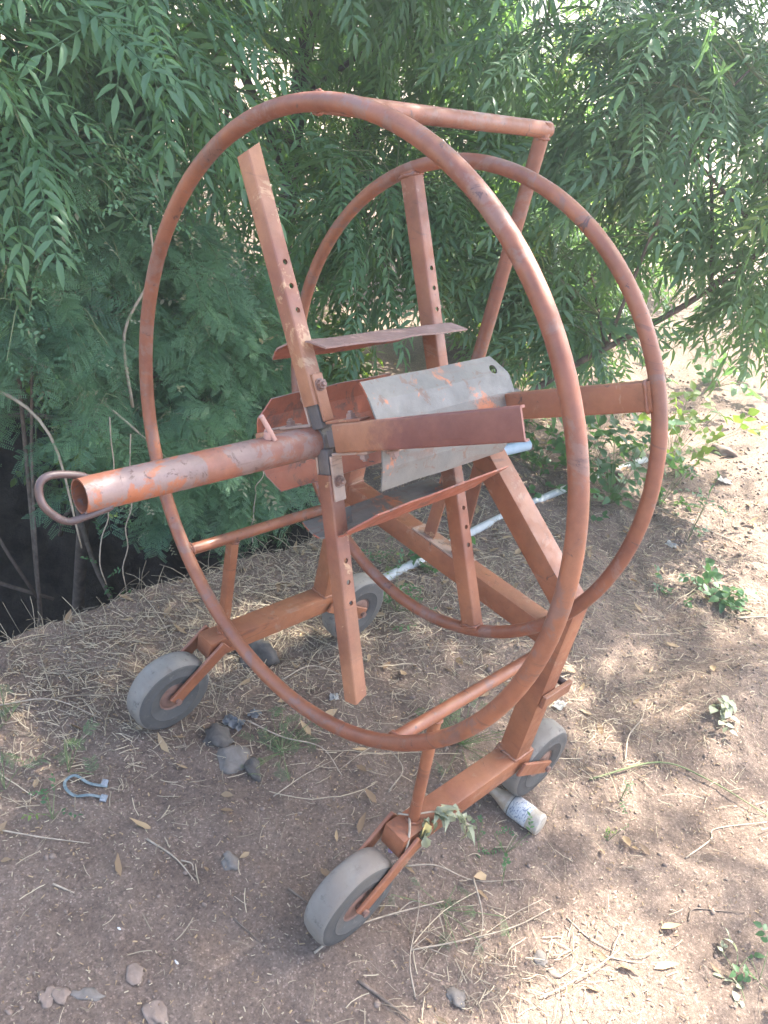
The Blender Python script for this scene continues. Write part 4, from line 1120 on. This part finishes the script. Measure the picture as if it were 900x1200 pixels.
# wilted sprig hooked on the base beam
rt = root('wilted_sprig', P(.17, -.43, -.81), 'wilted pale green sprig draped over the near base beam', 'sprig')
bm = bmesh.new()
tube(bm, smooth_path([P(.135, -.352, -.80), P(.155, -.375, -.795), P(.20, -.405, -.785), P(.245, -.43, -.80), P(.275, -.46, -.83)], 5), .0022, 6)
tube(bm, smooth_path([P(.150, -.375, -.80), P(.125, -.40, -.80), P(.112, -.415, -.83), P(.105, -.418, -.87)], 5), .0030, 6)
finish('stalk', bm, M['twig'], rt, True)
pr = Proto(); leaflet(pr, (0, 0, 0), (1, 0, 0), (0, 0, 1), .038, .022, .25, .9, .9); W1 = pr.arr()
pr = Proto(); leaflet(pr, (0, 0, 0), (1, 0, 0), (0, 0, 1), .032, .020, -.4, .6, 1.0); W2 = pr.arr()
pos = np.array([list(P(*q)) for q in [(.165, -.408, -.79), (.172, -.415, -.79), (.16, -.42, -.795), (.20, -.41, -.785), (.215, -.415, -.785), (.225, -.425, -.79), (.24, -.43, -.795), (.255, -.44, -.80), (.27, -.455, -.82), (.21, -.405, -.78), (.275, -.46, -.83), (.15, -.425, -.80)]])
dv = np.array([(-.1, -.5, -.9), (.2, -.6, -.9), (-.3, -.3, -1), (.6, -.2, .3), (.7, -.5, -.2), (.3, -.7, -.3), (.6, -.6, .1), (.3, -.8, -.6), (.4, -.5, -.9), (-.2, -.8, .2), (.2, -.4, -1), (-.5, -.5, -.8)])
r = np.random.default_rng(5); pos = np.repeat(pos, 3, 0) + r.normal(0, .006, (36, 3)); dv = np.repeat(dv, 3, 0) + r.normal(0, .45, (36, 3))
V, F, Tn = leaf_cloud([W1, W2], pos, dv, r.uniform(.7, 1.2, 36), r); np_mesh('leaves', V, F, M['wilted'], Tn, parent=rt)

# ------------------------------------------------------------------ small green plants
def weed(u, v, n, size, label, seed, protos=SPRAY, mat='weed', name='weed', spread=.05, hgt=.6, dirz=.5):
    q = GP(u, v); rt = root(name, q, label, 'plant'); r = np.random.default_rng(seed)
    pos = q + r.normal(0, 1, (n, 3)) * [spread, spread, .004]; pos[:, 2] = height(pos[:, 0], pos[:, 1]) + r.uniform(0, hgt * size * .5, n)
    dv = r.normal(0, 1, (n, 3)); dv[:, 2] = r.uniform(-.1, dirz * 2, n)
    bm = bmesh.new()
    for p in pos:
        b = np.array([q[0], q[1], hz(q[0], q[1]) - .004])
        tube(bm, [b, (b + p) / 2 + [0, 0, .004], p], .0011, 5, caps=False)
    finish('stems', bm, M['greentwig'], rt, True)
    V, F, Tn = leaf_cloud(protos, pos, dv, r.uniform(.6, 1.1, n) * size, r); np_mesh('leaves', V, F, M[mat], Tn, parent=rt); return rt
weed(690, 560, 34, 1.3, 'broad leaved weed between the two hoops beside the pipe', 1, BROAD, spread=.15)
weed(625, 552, 26, 1.1, 'leafy weed left of the large hoop above the pipe', 2, BROAD, spread=.12)
weed(715, 590, 22, 1.2, 'broad leaved weed growing at the rear hoop below the pipe', 3, BROAD, spread=.10)
weed(785, 540, 30, 1.2, 'yellow green weed just right of the rear hoop', 4, BROAD, 'bush', spread=.12)
weed(775, 590, 14, .9, 'small leafy weed at the foot of the yellow green one', 5, BROAD, spread=.07)
weed(835, 455, 26, 1.6, 'weed with drooping leaves standing in the sunlit far soil', 6, BROAD, spread=.18)
weed(610, 480, 26, 1.3, 'sunlit bushy weed behind the right spoke', 7, SPRAY, 'bush', spread=.16, dirz=1)
weed(465, 715, 14, .5, 'small weed by the end of the grey pipe', 8, spread=.05)
weed(500, 672, 10, .8, 'small weed beside the pipe inside the rear hoop', 9, BROAD, spread=.04)
weed(455, 660, 10, .5, 'low weed behind the rear left wheel', 10, spread=.05)
weed(540, 872, 26, .4, 'low grey green weed between the strut and the post', 11, BIP, spread=.07)
weed(330, 880, 26, .32, 'mossy low weed beside the charcoal lumps', 12, BIP, spread=.07, hgt=.2)
weed(80, 905, 6, .4, 'small feathery weed above the strap', 13, BIP, spread=.02)
weed(6, 925, 5, .6, 'feathery weed at the left edge', 14, BIP, spread=.03)
weed(8, 845, 4, .5, 'upper feathery weed at the left edge', 15, BIP, spread=.02)
weed(62, 960, 5, .35, 'pale weed below the strap', 16, spread=.02)
weed(520, 1065, 10, .35, 'low weed among the twigs in front', 17, BIP, spread=.05, hgt=.2)
weed(592, 1000, 6, .3, 'small grassy weed below the bottle', 18, spread=.02)
weed(588, 1038, 2, .3, 'two leaved sprout below the level twig', 19, BROAD, spread=.01)
weed(560, 985, 5, .25, 'little weed left of the bottle', 20, BROAD, spread=.02)
weed(862, 1140, 5, .5, 'wilted sprig lying near the right edge of the path', 21, BROAD, 'wilted', 'fallen_sprig', spread=.03, hgt=.1, dirz=.1)
weed(890, 1150, 5, .5, 'green sprig at the right edge of the path', 22, BROAD, spread=.03, hgt=.2, dirz=.2)
weed(858, 834, 5, .7, 'grey green dropped leaves on the upper path', 23, BROAD, 'wilted', 'fallen_sprig', spread=.03, hgt=.1, dirz=.1)
weed(845, 705, 9, 1.0, 'fresh green sprig dropped on the far soil', 24, BROAD, name='fallen_sprig', spread=.05, hgt=.15, dirz=.15)
weed(818, 692, 6, .9, 'dropped leaves left of the fresh green sprig', 25, BROAD, name='fallen_sprig', spread=.04, hgt=.1, dirz=.15)
weed(805, 635, 6, .8, 'small upright sprout right of the rear hoop', 26, SPRAY, spread=.02)
weed(775, 690, 4, .6, 'tiny sprig with two leaves on the dark soil', 27, BROAD, name='fallen_sprig', spread=.02, hgt=.1, dirz=.1)
weed(712, 985, 4, .22, 'small sprout right of the bottle base', 28, SPRAY, spread=.015)
weed(727, 937, 4, .25, 'tiny sprout on the path beside the right wheel', 29, SPRAY, spread=.015)

# ------------------------------------------------------------------ veil of glare
bm = bmesh.new(); bmesh.ops.create_cube(bm, size=1)
bmesh.ops.scale(bm, vec=(60, 60, 8.4), verts=bm.verts); bmesh.ops.translate(bm, vec=(1, 1, 1.6), verts=bm.verts)
hm = bpy.data.materials.new('glare_veil'); hm.use_nodes = True; hn = hm.node_tree; hn.nodes.clear()
pv = N(hn, 'ShaderNodeVolumePrincipled'); pv.inputs['Color'].default_value = (.95, .97, 1, 1); pv.inputs['Density'].default_value = .017; pv.inputs['Anisotropy'].default_value = .7
ho = N(hn, 'ShaderNodeOutputMaterial'); hn.links.new(pv.outputs[0], ho.inputs['Volume'])
hb = finish('veil', bm, hm); hb['kind'] = 'stuff'  # volume added to imitate the washed-out veil of lens glare
hb['label'] = 'thin added haze in the air under the trees'
# ------------------------------------------------------------------ light
SUN_EL, SUN_AZ = 56.0, -8.0                    # azimuth from +X towards +Y
sdir = Vector((math.cos(R(SUN_EL)) * math.cos(R(SUN_AZ)), math.cos(R(SUN_EL)) * math.sin(R(SUN_AZ)), math.sin(R(SUN_EL))))
sl = bpy.data.lights.new('sun', 'SUN'); sl.energy = 5.0; sl.angle = R(.53); sl.color = (1, .95, .86)
so = bpy.data.objects.new('sun', sl); COL.objects.link(so); so.location = (0, 0, 20)
so.rotation_euler = sdir.to_track_quat('Z', 'Y').to_euler()
w = bpy.data.worlds.new('World'); SC.world = w; w.use_nodes = True
nt = w.node_tree; bg = nt.nodes['Background']
sky = nt.nodes.new('ShaderNodeTexSky'); sky.sky_type = 'NISHITA'; sky.sun_disc = False
sky.sun_elevation = R(SUN_EL); sky.sun_rotation = R(90 - SUN_AZ)
sky.dust_density = 3.0; sky.air_density = 1.0
nt.links.new(sky.outputs[0], bg.inputs[0]); bg.inputs[1].default_value = .15
vs_ = SC.view_settings; vs_.view_transform = 'Standard'; vs_.look = 'None'; vs_.gamma = 1; vs_.use_curve_mapping = False
vs_.exposure = 2.6
SC.cycles.max_bounces = 6; SC.cycles.diffuse_bounces = 3; SC.cycles.transmission_bounces = 3; SC.cycles.transparent_max_bounces = 4
SC.cycles.use_denoising = True
for o in bpy.data.objects:
    if '_w' in o: del o['_w']
